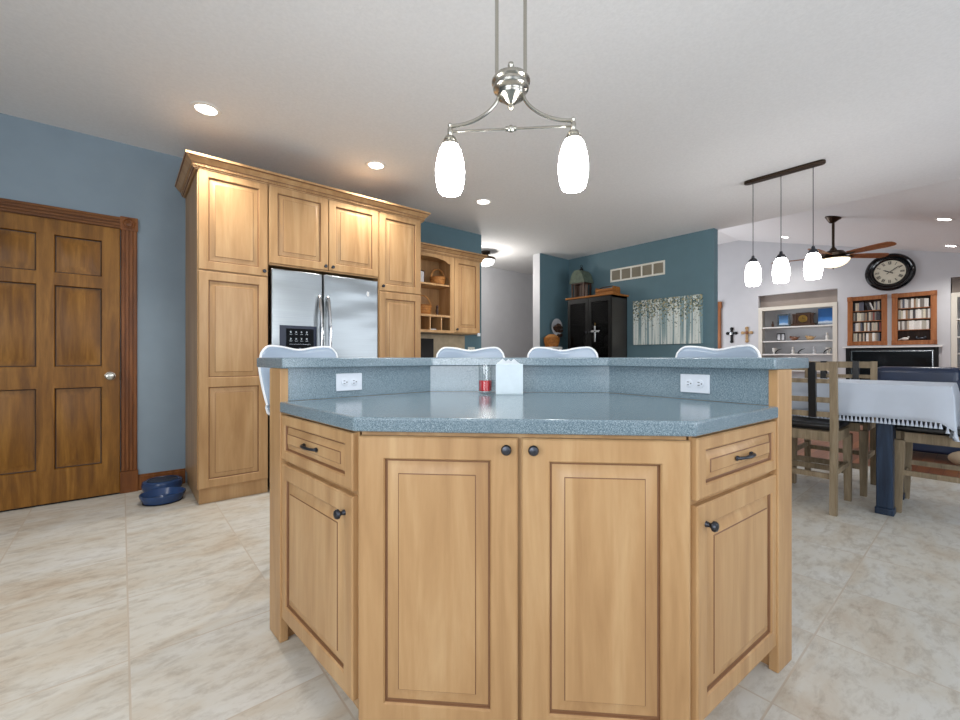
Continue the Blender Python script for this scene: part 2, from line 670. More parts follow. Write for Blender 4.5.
# kitchen ceiling ends where the living room vault begins
struct(MB().box(-2.6, 6.05, -2.4, 6.2, CZ, CZ + .1).box(6.05, 7.04, 4.67, 6.2, CZ, CZ + .1).build('ceiling_kitchen', 'ceiling', smooth=0))
SL = .274


def vz(v):
    return min(2.785 + SL * (v - .3), 3.69)


mb = MB()
for va, vb in ((-1.7, 3.603), (3.603, 6.2)):
    za, zb = vz(va), vz(vb)
    mb.hexa([(6.04, va, za), (11.2, va, za), (11.2, vb, zb), (6.04, vb, zb)],
            [(6.04, va, za + .1), (11.2, va, za + .1), (11.2, vb, zb + .1), (6.04, vb, zb + .1)])
struct(mb.build('ceiling_vault', 'ceiling', smooth=0))
mb = MB()
m_ = Matrix(((0, 0, 1, 0), (1, 0, 0, 0), (0, 1, 0, 0), (0, 0, 0, 1)))
mb.prism([(.25, CZ + .02), (6.2, CZ + .02), (6.2, 3.69), (3.603, 3.69)], 6.0, 6.045, m=m_)
struct(mb.build('wall_gable', 'wallgrey', smooth=0))

struct(MB().box(-2.6, 1.5, 4.39, 4.53, 0, CZ).build('wall_left', 'walldaylit', smooth=0))
struct(MB().box(1.5, 3.80, 4.5, 4.62, 0, CZ).build('wall_kitchen', 'walldim', smooth=0))
struct(MB().box(3.68, 3.80, 4.62, 6.0, 0, CZ).build('wall_hall_side', 'wallgrey', smooth=0))
struct(MB().box(3.62, 7.04, 6.0, 6.12, 0, CZ).build('wall_hall', 'wallgrey', smooth=0))
# partition with the teal face and its return
struct(MB().box(5.92, 6.04, 2.305, 4.67, 0, CZ).build('wall_partition', 'walldim', smooth=0))
mb = MB().box(5.18, 5.92, 4.67, 4.82, 0, CZ)
mb.bm.faces.ensure_lookup_table()
for f in mb.bm.faces:
    if f.calc_center_median().x < 5.19 or f.calc_center_median().y > 4.81:
        f.material_index = 1
struct(mb.build('wall_return', ['walldim', 'wallgrey'], smooth=0))
struct(MB().box(6.92, 7.04, 4.79, 6.0, 0, CZ).box(5.92, 7.04, 4.67, 4.79, 0, CZ + .1).build('wall_hall_end', 'wallgrey', smooth=0))

# walls behind the camera with unseen openings added for the daylight lamps
struct(MB().box(-2.6, -.55, -2.4, -2.25, 0, CZ).box(2.35, 3.35, -2.4, -2.25, 0, CZ).box(5.25, 6.04, -2.4, -2.25, 0, CZ)
       .box(-.55, 2.35, -2.4, -2.25, 0, .62).box(3.35, 5.25, -2.4, -2.25, 0, .45)
       .box(-.55, 2.35, -2.4, -2.25, 2.38, CZ).box(3.35, 5.25, -2.4, -2.25, 2.38, CZ).build('wall_back', 'walldaylit', smooth=0))
struct(MB().box(-2.6, -2.45, -2.25, -2.1, 0, CZ).box(-2.6, -2.45, .6, 4.39, 0, CZ)
       .box(-2.6, -2.45, -2.1, .6, 0, .62).box(-2.6, -2.45, -2.1, .6, 2.38, CZ).build('wall_west', 'walldaylit', smooth=0))
struct(MB().box(6.04, 11.2, -1.7, -1.55, 0, 2.3).build('wall_living_side', 'wallgrey', smooth=0))
struct(MB().box(5.92, 6.04, -2.25, -1.55, 0, CZ).build('wall_dining_end', 'wallgrey', smooth=0))
struct(MB().box(6.04, 6.9, 5.6, 5.75, CZ + .1, 3.75).box(6.9, 7.04, 5.6, 5.75, 0, 3.75).box(9.8, 11.2, 5.6, 5.75, 0, 3.75).box(7.04, 9.8, 5.6, 5.75, 0, .5).box(7.04, 9.8, 5.6, 5.75, 2.5, 3.75).build('wall_living_left', 'wallgrey', smooth=0))


def window_frame(n, p0, p1, axis):
    mb = MB()
    (u0, v0, z0), (u1, v1, z1) = p0, p1
    f = .05
    if axis == 'u':
        mb.box(u0, u0 + f, v0, v1, z0, z1).box(u1 - f, u1, v0, v1, z0, z1).box(u0, u1, v0, v1, z0, z0 + f).box(u0, u1, v0, v1, z1 - f, z1)
        c = (u0 + u1) / 2
        mb.box(c - f / 2, c + f / 2, v0, v1, z0, z1)
    else:
        mb.box(u0, u1, v0, v0 + f, z0, z1).box(u0, u1, v1 - f, v1, z0, z1).box(u0, u1, v0, v1, z0, z0 + f).box(u0, u1, v0, v1, z1 - f, z1)
        c = (v0 + v1) / 2
        mb.box(u0, u1, c - f / 2, c + f / 2, z0, z1)
    struct(mb.build('window_%d' % n, 'white', smooth=0))


window_frame(1, (-.55, -2.29, .62), (2.35, -2.25, 2.38), 'u')
window_frame(2, (3.35, -2.29, .45), (5.25, -2.25, 2.38), 'u')
window_frame(3, (-2.49, -2.1, .62), (-2.45, .6, 2.38), 'v')
window_frame(4, (7.04, 5.6, .5), (9.8, 5.64, 2.5), 'u')  # hidden opening added to light the living room and its vault

# far living room wall at u = 10.6 with its recesses
FU = 10.6
holes = [(1.88, 3.22, 0, 2.40), (-.95, .41, 0, 2.40), (1.21, 1.70, 1.31, 2.17), (.60, 1.10, 1.31, 2.17), (.55, 1.75, .45, 1.245)]
vs = sorted({-1.7, 5.75} | {h[0] for h in holes} | {h[1] for h in holes})
zs_ = sorted({0, 3.75} | {h[2] for h in holes} | {h[3] for h in holes})
mb = MB()
for i in range(len(vs) - 1):
    for j in range(len(zs_) - 1):
        cv, cz = (vs[i] + vs[i + 1]) / 2, (zs_[j] + zs_[j + 1]) / 2
        if not any(h[0] < cv < h[1] and h[2] < cz < h[3] for h in holes):
            mb.box(FU, FU + .16, vs[i], vs[i + 1], zs_[j], zs_[j + 1])
mb.box(FU + .42, FU + .5, -1.7, 5.75, 0, 3.75)
for v0, v1, z0, z1 in holes:
    mb.box(FU + .16, FU + .42, v0 - .03, v0, z0, z1).box(FU + .16, FU + .42, v1, v1 + .03, z0, z1).box(FU + .16, FU + .42, v0 - .03, v1 + .03, z1, z1 + .03)
    if z0 > 0:
        mb.box(FU + .16, FU + .42, v0 - .03, v1 + .03, z0 - .03, z0)
struct(mb.build('wall_far', 'wallgrey', smooth=0))

# baseboards
struct(MB().box(.1, .412, 4.374, 4.39, 0, .11).box(.1, .412, 4.380, 4.39, .11, .125).build('baseboard_left', 'casing', smooth=0))
struct(MB().box(5.905, 5.92, 2.305, 4.67, 0, .11).build('baseboard_partition', 'casing', smooth=0))
struct(MB().box(FU - .015, FU, -1.55, -.98, 0, .11).box(FU - .015, FU, .44, 1.85, 0, .11).box(FU - .015, FU, 3.25, 3.97, 0, .11).build('baseboard_far', 'white', smooth=0))

# ---- oak six panel door in the left wall
D = sempty('door_1', (-.42, 4.39, 0))          # local x along the wall, front towards -y, centre of the door
dw, dh = .82, 2.055
xs = [.105, .365, .455, .715]
zs = [.24, .83, .985, 1.58, 1.67, 1.945]
cells = {(1, 1), (3, 1), (1, 3), (3, 3), (1, 5), (3, 5)}
mb = MB().door(-dw / 2, .012, dw, dh, .035, xs, zs, cells, depth=2.0, raise_w=.05, y=-.003, ring=False)
mb.build('door_panel', ['oak', 'oakdark'], D)
mb = MB()
for sx in (-1, 1):                              # fluted side casings
    x0 = sx * (dw / 2 + .005)
    x1 = sx * (dw / 2 + .105)
    mb.box(x0, x1, -.018, -.001, .17, dh + .015)
    for k in range(4):
        c = x0 + (x1 - x0) * (.14 + .24 * k)
        mb.box(c - .0085, c + .0085, -.027, -.018, .17, dh + .015)
mb.build('door_casing', 'casing', D, bevel=.002)
mb = MB()
mb.box(-dw / 2 - .005, dw / 2 + .005, -.018, -.001, dh + .015, dh + .11)
for k in range(4):
    c = dh + .015 + .095 * (.14 + .24 * k)
    mb.box(-dw / 2 - .005, dw / 2 + .005, -.027, -.018, c - .008, c + .008)
mb.build('head_casing', 'oakx', D, bevel=.002)
for sx in (-1, 1):
    cx = sx * (dw / 2 + .055)
    mb = MB().box(cx - .054, cx + .054, -.03, -.001, dh + .012, dh + .116)
    mb.lathe([(.041, -.030), (.041, -.034), (.036, -.036), (.031, -.032), (.024, -.032), (.020, -.037), (.012, -.039), (.004, -.040)], (cx, 0, dh + .064), 20, 'y')
    mb.build('rosette', 'casing', D)
    MB().box(cx - .056, cx + .056, -.032, -.001, 0, .168).build('plinth_block', 'casing', D, bevel=.003)
mb = MB().lathe([(.032, 0), (.032, -.006), (.012, -.012), (.011, -.035), (.026, -.048), (.029, -.060), (.024, -.070), (.008, -.073)], (dw / 2 - .058, -.038, .922), 20, 'y')
mb.build('door_knob', 'nickel', D)
MB().box(dw / 2 - .003, dw / 2 + .003, -.041, -.0375, .89, .955).build('latch_plate', 'bronze', D)
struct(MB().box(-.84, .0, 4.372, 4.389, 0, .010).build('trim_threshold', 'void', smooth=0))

# dark doorway in the hall and an oak doorway in the living room
D = sempty('door_2', (4.56, 6.0, 0))
MB().box(-.45, .45, -.012, -.001, 0, 2.06).build('door_panel', 'void', D)
MB().box(-.55, -.45, -.02, -.001, 0, 2.16).box(.45, .5, -.02, -.001, 0, 2.16).box(-.45, .45, -.02, -.001, 2.06, 2.16).build('door_casing', 'wallgrey', D)
D = sempty('door_3', (FU, 4.50, 0), FACE_U)
MB().door(-.42, .01, .84, 2.05, .03, [.1, .38, .46, .74], [.24, .95, 1.1, 1.9], {(1, 1), (3, 1), (1, 3), (3, 3)}, y=-.001).build('door_panel', ['redoak', 'glaze'], D)
MB().box(.42, .53, -.04, -.001, 0, 2.2).box(-.53, -.42, -.04, -.001, 0, 2.2).box(-.55, .55, -.05, -.001, 2.2, 2.35).build('door_casing', 'redoak', D, bevel=.003)


# ------------------------------------------------------------------ ceiling lights
def downlight(u, v, label, vault=False):
    z = vz(v) if vault else CZ
    t = thing('recessed_light', label, 'ceiling light', (u, v, z), 0, 'recessed ceiling lights')
    tilt = Matrix.Rotation(atan2(SL, 1), 4, 'X') if vault else Matrix()
    MB().lathe([(.062, -.001), (.066, -.008), (.088, -.006), (.092, -.001)], (0, 0, 0), 28).move(tilt).build('trim_ring', 'white', t)
    MB().lathe([(.064, -.0015), (.05, -.006), (.01, -.009)], (0, 0, 0), 24).move(tilt).build('lens', 'canlight', t)
    l = bpy.data.lights.new('downlight_beam', 'SPOT')
    l.energy = CAN_POWER
    l.spot_size = radians(130)
    l.spot_blend = .9
    l.shadow_soft_size = .06
    l.color = (1, .97, .93)
    o = bpy.data.objects.new('downlight_beam', l)
    COL.objects.link(o)
    o.parent = t
    o.location = (0, 0, -.03)


downlight(.44, 3.42, 'round recessed ceiling light above the pantry end, nearest the oak door')
downlight(1.71, 3.46, 'round recessed ceiling light above the fridge')
downlight(3.0, 3.52, 'round recessed ceiling light before the open shelf cabinet')
downlight(9.84, 2.54, 'small recessed light in the sloped ceiling between the hanging pendants', True)
downlight(7.9, .36, 'recessed light in the sloped ceiling at the right edge, the nearer one', True)
downlight(9.9, .38, 'recessed light in the sloped ceiling right of the wall clock, the farther one', True)
downlight(-1.3, 1.6, 'unseen recessed ceiling light added on the door side of the kitchen')  # extra downlight added out of view to brighten the kitchen

# ------------------------------------------------------------------ pantry wall
CF = 3.66          # cabinet front plane (v)


def knob(parent, x, z, y=-.02, r=.014, label=None):
    o = MB().lathe([(r * .62, 0), (r * .55, -.003), (r * .42, -.010), (r * .55, -.014), (r, -.019), (r * 1.02, -.024), (r * .8, -.029), (r * .3, -.031)],
                   (0, 0, 0), 16, 'y').build('knob', 'iron', parent, loc=(x, y, z))
    return o


def cab_door(parent, x0, z0, w, h, fw=.062, knob_at=None, zs=None, t=.02, name='door'):
    if zs is None:
        zs = [fw, h - fw]
        cells = {(1, 1)}
    else:
        cells = {(1, j) for j in range(1, len(zs), 2)}
    o = MB().door(0, 0, w, h, t, [fw, w - fw], zs, cells).build(name, ['maple', 'glaze'], parent, loc=(x0, -.0005, z0))
    if knob_at:
        knob(o, knob_at[0], knob_at[1], -t)
    return o


# tall pantry (left of the fridge)
T = thing('pantry_cabinet', 'tall maple pantry cabinet left of the fridge with upper and lower panelled doors', 'cabinet', (.415, CF, 0))
MB().box(0, .47, 0, .728, .112, 2.44).box(.012, .47, .012, .728, 0, .112).build('body', 'maple', T)
cab_door(T, .006, .116, .457, 1.575, .060, (.43, .79), [.06, .735, .80, 1.515])
cab_door(T, .006, 1.703, .457, .733, .060, (.43, .035))
# cabinet above the fridge
T = thing('overfridge_cabinet', 'two door maple cabinet mounted above the fridge', 'cabinet', (.886, CF, 1.80))
MB().box(0, .944, 0, .726, 0, .64).build('body', 'maple', T)
cab_door(T, .004, .012, .466, .624, .060, (.44, .03))
cab_door(T, .476, .012, .464, .624, .060, (.03, .03))
# tall cabinet right of the fridge
T = thing('tall_cabinet', 'narrow tall maple cabinet right of the fridge with two stacked doors', 'cabinet', (1.831, CF, 0))
MB().box(0, .46, 0, .726, .112, 2.44).box(0, .46, .012, .726, 0, .112).build('body', 'maple', T)
cab_door(T, .006, .116, .448, 1.565, .060, (.03, .79), [.06, .735, .80, 1.505])
cab_door(T, .006, 1.692, .448, .744, .060, (.03, .04))
# crown moulding over all three
mb = MB()
prof = [(.002, 2.415), (.014, 2.415), (.016, 2.422), (.024, 2.424), (.026, 2.432), (.030, 2.436), (.030, 2.452), (.036, 2.454), (.037, 2.459), (.046, 2.466), (.060, 2.484), (.066, 2.487), (.066, 2.492), (.073, 2.495), (.073, 2.512), (.002, 2.512)]
DK = (2, 4, 7, 11, 12)
mb.sweep([(.413, 4.38), (.413, CF), (2.293, CF), (2.293, 4.38)][::1], [(o, z) for o, z in prof], dark=DK)
for k in range(94):                             # small dentil beads under the cove
    x = .40 + k * .0205
    mb.box(x, x + .011, CF - .036, CF - .029, 2.438, 2.450)
for k in range(30):
    y = CF - .01 + k * .0205
    mb.box(.377, .384, y, y + .011, 2.438, 2.450)
tag(mb.build('crown_moulding', ['maple', 'glaze']), 'long maple crown moulding capping the pantry and fridge cabinets', 'crown moulding')

# ---- fridge
T = thing('refrigerator', 'stainless steel side by side fridge with a black ice dispenser', 'refrigerator', (.905, 3.64, 0))
FWD = .915
MB().box(0, FWD, .075, .74, .02, 1.755).box(.03, FWD - .03, .06, .7, 0, .02).build('body', 'gapblack', T)
mb = MB().box(0, .402, 0, .07, .06, 1.772)
# dispenser sits on the freezer door
o = mb.build('freezer_door', 'steel', T, bevel=.008)
mb = MB().box(.060, .352, -.006, -.001, .86, 1.325)
d = mb.build('dispenser', 'bowldark', o, bevel=.003)
d['label'] = 'dark blue surround of the ice dispenser'
mb = MB().box(.108, .325, -.011, -.006, 1.07, 1.30)
for r_ in range(2):
    for c_ in range(4):
        x, z = .135 + c_ * .042, 1.265 - r_ * .055
        mb.box(x + .002, x + .012, -.0125, -.011, z, z + .014, 1)
        mb.box(x - .003, x + .019, -.0125, -.011, z - .013, z - .009, 1)
mb.box(.13, .30, -.0125, -.011, 1.172, 1.1745, 1)
mb.box(.205, .222, -.0125, -.011, 1.135, 1.143, 1)
mb.build('control_panel', ['blackgloss', 'silver'], o)
MB().box(.108, .325, -.008, -.006, .88, 1.065).build('dispenser_recess', 'blackgloss', o)
MB().tube([(.372, -.002, .60), (.372, -.03, .64), (.372, -.058, .83), (.372, -.066, 1.08), (.372, -.058, 1.40), (.372, -.03, 1.545), (.372, -.002, 1.58)], .014, 10).build('handle', 'chrome', o)
o = MB().box(.413, FWD, 0, .07, .06, 1.772).build('fridge_door', 'steel', T, bevel=.008)
MB().tube([(.445, -.002, .60), (.445, -.03, .64), (.445, -.058, .83), (.445, -.066, 1.08), (.445, -.058, 1.40), (.445, -.03, 1.545), (.445, -.002, 1.58)], .014, 10).build('handle', 'chrome', o)
MB().box(.80, .828, -.004, -.0005, 1.615, 1.668).box(.806, .822, -.0055, -.004, 1.622, 1.661, 1).build('badge', ['silver', 'white'], o)

# ---- wall cabinet with open shelves to the right
UF = 4.2
T = thing('wall_cabinet', 'maple wall cabinet with arched open shelves and one panelled door', 'cabinet', (2.40, UF, 1.36))
H_ = .93
mb = MB()
mb.box(0, .02, 0, .295, 0, H_).box(1.09, 1.11, 0, .295, 0, H_).box(.68, .70, 0, .295, 0, H_)
mb.box(0, 1.11, 0, .295, 0, .02).box(0, 1.11, 0, .295, H_ - .02, H_).box(0, 1.11, .275, .295, 0, H_)
mb.box(.05, .64, -.018, 0, .0, .03).box(.64, .70, -.018, 0, 0, H_).box(0, .05, -.018, 0, 0, H_)
mb.build('body', 'maple', T)
# arched valance
mb = MB()
pts = [(.05, H_), (.64, H_), (.64, H_ - .10)]
for k in range(13):
    a = k / 12
    x = .62 - a * .55
    pts.append((x, H_ - .10 + .055 * sin(pi * min(1, max(0, a))) ** .6))
pts += [(.05, H_ - .10)]
mz = Matrix(((1, 0, 0, 0), (0, 0, -1, 0), (0, 1, 0, 0), (0, 0, 0, 1)))
mb.prism(pts, 0, .018, m=mz)
mb.build('arched_valance', 'maple', T)
MB().box(.021, .679, .005, .274, .56, .58).build('shelf', 'maple', T)
MB().box(.021, .679, -.015, .274, .185, .21).build('shelf', 'maple', T)
for k in range(3):
    x = .19 + k * .16
    MB().box(x, x + .014, -.012, .274, .0205, .1845).build('cubby_divider', 'maple', T)
cab_door(T, .705, .01, .40, H_ - .02, .060, (.03, .04))
mb = MB()
mb.sweep([(2.40, UF - .0), (3.512, UF - .0), (3.512, 4.495)], [(o_ + .002, z - .139) for o_, z in prof], dark=DK)
tag(mb.build('crown_moulding', ['maple', 'glaze']), 'short maple crown moulding on top of the wall cabinet with open shelves', 'crown moulding')

# things in the open shelves
def basket(u, v, z, r, h, label, mat='basket'):
    t = thing('basket', label, 'basket', (u, v, z), random.uniform(-.3, .3))
    mb = MB()
    seg = 28
    mb.lathe([(r * .78, 0), (r * .9, h * .3), (r, h), (r * 1.03, h), (r * .92, h * .97), (r * .72, h * .1)], seg=seg)
    mb.build('bowl', mat, t)
    mb = MB()
    for q in (.2, .45, .7, .95):
        rr = r * (.80 + .22 * q)
        mb.tube([(rr * cos(2 * pi * k / 20), rr * sin(2 * pi * k / 20), h * q) for k in range(20)], .0045, 6, True)
    mb.build('woven_band', 'crate', t)
    mb = MB().tube([(r * .95 * cos(a), 0, h * .9 + r * 1.15 * sin(a)) for a in [pi * k / 14 for k in range(15)]], .009, 6)
    mb.build('handle', 'basket', t)
    return t


basket(2.96, 4.33, 1.942, .095, .10, 'small round handled basket on the upper open shelf')
basket(2.74, 4.33, 1.572, .11, .115, 'little wicker basket on the lower open shelf')
T = thing('figurine', 'small dark figurine beside the wicker basket on the lower open shelf', 'figurine', (2.93, 4.30, 1.572))
MB().lathe([(.022, 0), (.024, .01), (.016, .02), (.02, .06), (.012, .085), (.017, .1), (.012, .12), (.004, .128)]).build('body', 'browndark', T)
MB().tube([(.018, 0, .06), (.032, -.01, .08), (.02, -.012, .1)], .004, 6).build('arm', 'gold', T)
T = thing('framed_photo', 'grey framed photo leaning on the upper open shelf', 'picture frame', (2.74, 4.36, 1.942), .35)
MB().box(-.06, .06, -.006, .006, 0, .17).build('frame', 'silver', T)
MB().box(-.045, .045, -.008, -.006, .016, .155).build('print', 'wallgrey', T)
T = thing('envelope_pile', 'white folded papers in the middle cubby', 'papers', (2.80, 4.30, 1.382))
MB().box(-.05, .05, -.1, .1, 0, .012).build('sheet', 'paper', T)
MB().box(-.045, .04, -.11, .08, .0125, .02).build('sheet', 'paper', T)
tag(MB().box(3.47, 3.51, 4.17, 4.198, 1.335, 1.375).build('plug_adapter', 'plate', bevel=.003), 'small white box at the lower corner of the wall cabinet', 'box')

# desk unit under the wall cabinet
T = thing('desk_cabinet', 'low maple desk cabinet under the open shelves', 'cabinet', (2.40, 3.95, 0))
MB().box(0, 1.11, 0, .545, .1, .86).box(0, 1.11, .05, .545, 0, .1).build('body', 'maple', T)
cab_door(T, .01, .11, .54, .74, .06, (.5, .68))
cab_door(T, .56, .11, .54, .74, .06, (.04, .68))
tag(MB().box(2.40, 3.54, 3.92, 4.495, .861, .90).build('worktop', 'counter', bevel=.004), 'grey worktop of the low desk cabinet', 'worktop')
struct(MB().box(2.40, 3.50, 4.488, 4.499, .905, 1.355).build('trim_backsplash', 'splash', smooth=0))
T = thing('monitor', 'black flat monitor on the desk below the open shelves', 'monitor', (2.62, 4.30, .901))
MB().box(-.25, .25, -.015, .015, .10, .39).build('screen', 'void', T, bevel=.004)
MB().box(-.03, .03, .0, .03, .0, .12).box(-.1, .1, -.07, .08, 0, .012).build('stand', 'black', T)


def outlet(label, loc, rot, duplex=True, mat='plate', s=1.0, cat='outlet'):
    t = thing('wall_outlet', label, cat, loc, rot)
    MB().box(-.0575 * s, .0575 * s, -.006, -.0006, -.036 * s, .036 * s).build('cover_plate', mat, t, bevel=.002)
    for cx in (-.021 * s, .021 * s):
        MB().lathe([(.0155 * s, -.006), (.0155 * s, -.0085), (.014 * s, -.009)], (cx, 0, 0), 20, 'y').build('socket', mat, t)
        mb = MB()
        mb.box(cx - .007 * s, cx + .001 * s, -.0097, -.009, -.0068 * s, -.0044 * s).box(cx - .007 * s, cx + .001 * s, -.0097, -.009, .0044 * s, .0068 * s)
        mb.lathe([(.0025 * s, -.009), (.0025 * s, -.0097)], (cx + .008 * s, 0, 0), 8, 'y')
        mb.build('slot', 'slot', t)
    return t


outlet('cream outlet on the teal wall right of the desk', (3.62, 4.4995, 1.17), 0, mat='vent')

# ---- pet bowls
T = thing('pet_bowl', 'shallow blue plastic pet bowl on the floor, the front one', 'pet bowl', (.235, 3.95, 0))
MB().lathe([(.118, 0), (.141, .052), (.141, .062), (.134, .062), (.11, .018), (.02, .014)], seg=32).build('bowl', 'bowlblue', T)
MB().lathe([(.119, 0.0), (.124, .0), (.1245, .006), (.1205, .006)], seg=32).build('rubber_foot', 'black', T)
T = thing('pet_bowl', 'rounded blue pet bowl behind the shallow one against the wall', 'pet bowl', (.25, 4.235, 0))
MB().lathe([(.10, 0), (.128, .025), (.137, .06), (.130, .088), (.108, .097), (.09, .09), (.078, .06), (.02, .048)], seg=32).build('bowl', 'bowlblue', T)
MB().lathe([(.097, .0935), (.101, .097), (.095, .0985), (.089, .0925)], seg=32).build('rim', 'bowldark', T)

# ------------------------------------------------------------------ island
fa, fb = .448, 1.180        # front corner of the carcass
sa, sb = .864, 1.548        # side corner
SH = {-1: .014, 1: .0}       # the left side reaches a little farther out
wa, wb = .425, 2.048        # inner corner of the bar wall
CT = .900                   # counter top
ISL = radians(-45)

T = thing('island_cabinet', 'front island base cabinet with two tall panelled doors', 'cabinet', AB(0, fb), ISL)
MB().box(-fa + .004, fa - .004, 0, .80, .035, .858).box(-fa + .03, fa - .03, .05, .80, 0, .035).build('body', 'maple', T)
hd, zd = .811, .035
cab_door(T, -.448, zd, .4455, hd, .072, (.4455 - .031, .783), [.066, hd - .06])
cab_door(T, .0075, zd, .4405, hd, .072, (.031, .783), [.066, hd - .06])

for sgn, side in ((-1, 'left'), (1, 'right')):
    # face runs from the front corner to the side corner
    sx_ = sa + SH[sgn]
    L = sqrt((sx_ - fa) ** 2 + (sb - fb) ** 2)
    ang = atan2(sb - fb, sx_ - fa)
    mx, my = sgn * (fa + sx_) / 2, (fb + sb) / 2
    T = thing('island_cabinet', '%s angled island cabinet with a drawer over a door' % side, 'cabinet', AB(mx, my), ISL + sgn * ang)
    # carcass: a wedge behind the face, in local coordinates
    rot = Matrix.Rotation(-sgn * ang, 2)
    def loc2(a, b):
        p = rot @ Vector((a - mx, b - my))
        return (p.x, p.y)
    poly = [loc2(sgn * (fa + .002), fb), loc2(sgn * sx_, sb), loc2(sgn * (wa + .012), wb - .03), loc2(sgn * (fa + .002), 1.95)]
    kick = [loc2(sgn * (fa + .03), fb + .07), loc2(sgn * (sa - .05), sb + .03), loc2(sgn * (wa + .03), wb - .05), loc2(sgn * (fa + .03), 1.9)]
    if sgn < 0:
        poly, kick = poly[::-1], kick[::-1]
    MB().prism(poly, .09, .858).prism(kick, 0, .09).build('body', 'maple', T)
    x0, x1 = -L / 2 + .006, L / 2 - .006
    if sgn < 0:
        x0, x1 = -L / 2 - .004, L / 2 - .012
    else:
        x0, x1 = -L / 2 + .012, L / 2 + .004
    w = x1 - x0
    dr = MB().door(0, 0, w, .166, .02, [.042, w - .042], [.034, .166 - .034], {(1, 1)}, raise_w=.018).build('drawer', ['maple', 'glaze'], T, loc=(x0, -.0005, .685))
    # bail pull with leaf shaped feet
    hb = MB()
    cx = w / 2
    hb.tube([(cx - .048, -.021, .083), (cx - .046, -.032, .084), (cx - .03, -.040, .085), (cx, -.043, .086), (cx + .03, -.040, .085), (cx + .046, -.032, .084), (cx + .048, -.021, .083)], [.006, .005, .0045, .006, .0045, .005, .006], 10)
    hb.sphere((cx - .048, -.024, .083), .008, 10, sq=(1.4, .5, 1)).sphere((cx + .048, -.024, .083), .008, 10, sq=(1.4, .5, 1))
    hb.build('handle', 'iron', dr)
    kx = (w - .045) if sgn < 0 else .045
    cab_door(T, x0, .09, w, .58, .05, (kx, .525), [.055, .525])

# worktop
mb = MB()
pts = [(-.457, 1.147), (.457, 1.147), (.873, 1.520), (.420, 2.045), (-.420, 2.045), (-.887, 1.520)]
mb.prism(pts, .8595, CT)
tag(mb.build('worktop', 'counter', loc=AB(0, 0), rot=ISL, bevel=.006), 'blue grey speckled island worktop with angled sides', 'worktop')

# bar wall
T = thing('raised_bar', 'raised bar wall behind the worktop with stone backsplash and wood end posts', 'half wall', AB(0, 0), ISL)
seg = [(-.884, 1.527), (-.425, wb), (.425, wb), (.871, 1.527)]


def off(path, d):
    """offset an open plan path to its left by d"""
    P = [Vector(p) for p in path]
    out = []
    for i in range(len(P)):
        ns = []
        if i > 0:
            e = (P[i] - P[i - 1]).normalized()
            ns.append(Vector((-e.y, e.x)))
        if i < len(P) - 1:
            e = (P[i + 1] - P[i]).normalized()
            ns.append(Vector((-e.y, e.x)))
        b = sum(ns, Vector((0, 0))).normalized()
        out.append(tuple(P[i] + b * (d / b.dot(ns[0]))))
    return out


in0, in1, out1 = seg, off(seg, .014), off(seg, .11)
mb = MB()
mb.prism([in1[0], in1[1], in1[2], in1[3], out1[3], out1[2], out1[1], out1[0]][::-1], 0, 1.024)
mb.build('wall_core', 'maple', T)
for i in range(3):
    MB().prism([in0[i], in0[i + 1], in1[i + 1], in1[i]], .9005, 1.024).build('backsplash', 'counter', T)
for sgn in (-1, 1):
    # end post: square to the wall end
    k = 0 if sgn < 0 else 3
    k2 = 1 if sgn < 0 else 2
    d = (Vector(in0[k]) - Vector(in0[k2])).normalized()
    n_ = (Vector(out1[k]) - Vector(in0[k])).normalized()
    p = Vector(in0[k]) + d * .0005
    q = [p - n_ * .006 - d * .024, p + d * .006 - n_ * .006, p + d * .006 + n_ * .112, p - d * .024 + n_ * .112]
    MB().prism([tuple(x) for x in q], 0, 1.0235).build('end_post', 'maple', T, bevel=.003)
# bar top
bi, bo = off(seg, -.028), off(seg, .315)
d0 = (Vector(bi[0]) - Vector(bi[1])).normalized() * .006
d3 = (Vector(bi[3]) - Vector(bi[2])).normalized() * .006


def add2(p, d):
    return (p[0] + d.x, p[1] + d.y)


bi[0], bo[0], bi[3], bo[3] = add2(bi[0], d0), add2(bo[0], d0), add2(bi[3], d3), add2(bo[3], d3)


def rounded(p, prev, nxt, r, n=6):
    p, a, b = Vector(p), Vector(prev), Vector(nxt)
    e1, e2 = (a - p).normalized(), (b - p).normalized()
    s_, e_ = p + e1 * r, p + e2 * r
    return [tuple((1 - t) ** 2 * s_ + 2 * t * (1 - t) * p + t * t * e_) for t in [k / n for k in range(n + 1)]]


poly = [bi[0], bi[1], bi[2], bi[3]] + rounded(bo[3], bi[3], bo[2], .05) + [bo[2], bo[1]] + rounded(bo[0], bo[1], bi[0], .05)
mb = MB().prism(poly[::-1], 1.0245, 1.0645)
tag(mb.build('worktop', 'counter', loc=AB(0, 0), rot=ISL, bevel=.005), 'raised blue grey speckled bar top wrapping around the island', 'worktop')

for (p0, p1), f, lb in (((seg[0], seg[1]), .389, 'left'), ((seg[2], seg[3]), 1 - .4066, 'right')):
    a = p0[0] + (p1[0] - p0[0]) * f
    b = p0[1] + (p1[1] - p0[1]) * f
    outlet('white horizontal outlet in the %s angled backsplash of the island' % lb, AB(a, b, .963), ISL + atan2(p1[1] - p0[1], p1[0] - p0[0]))

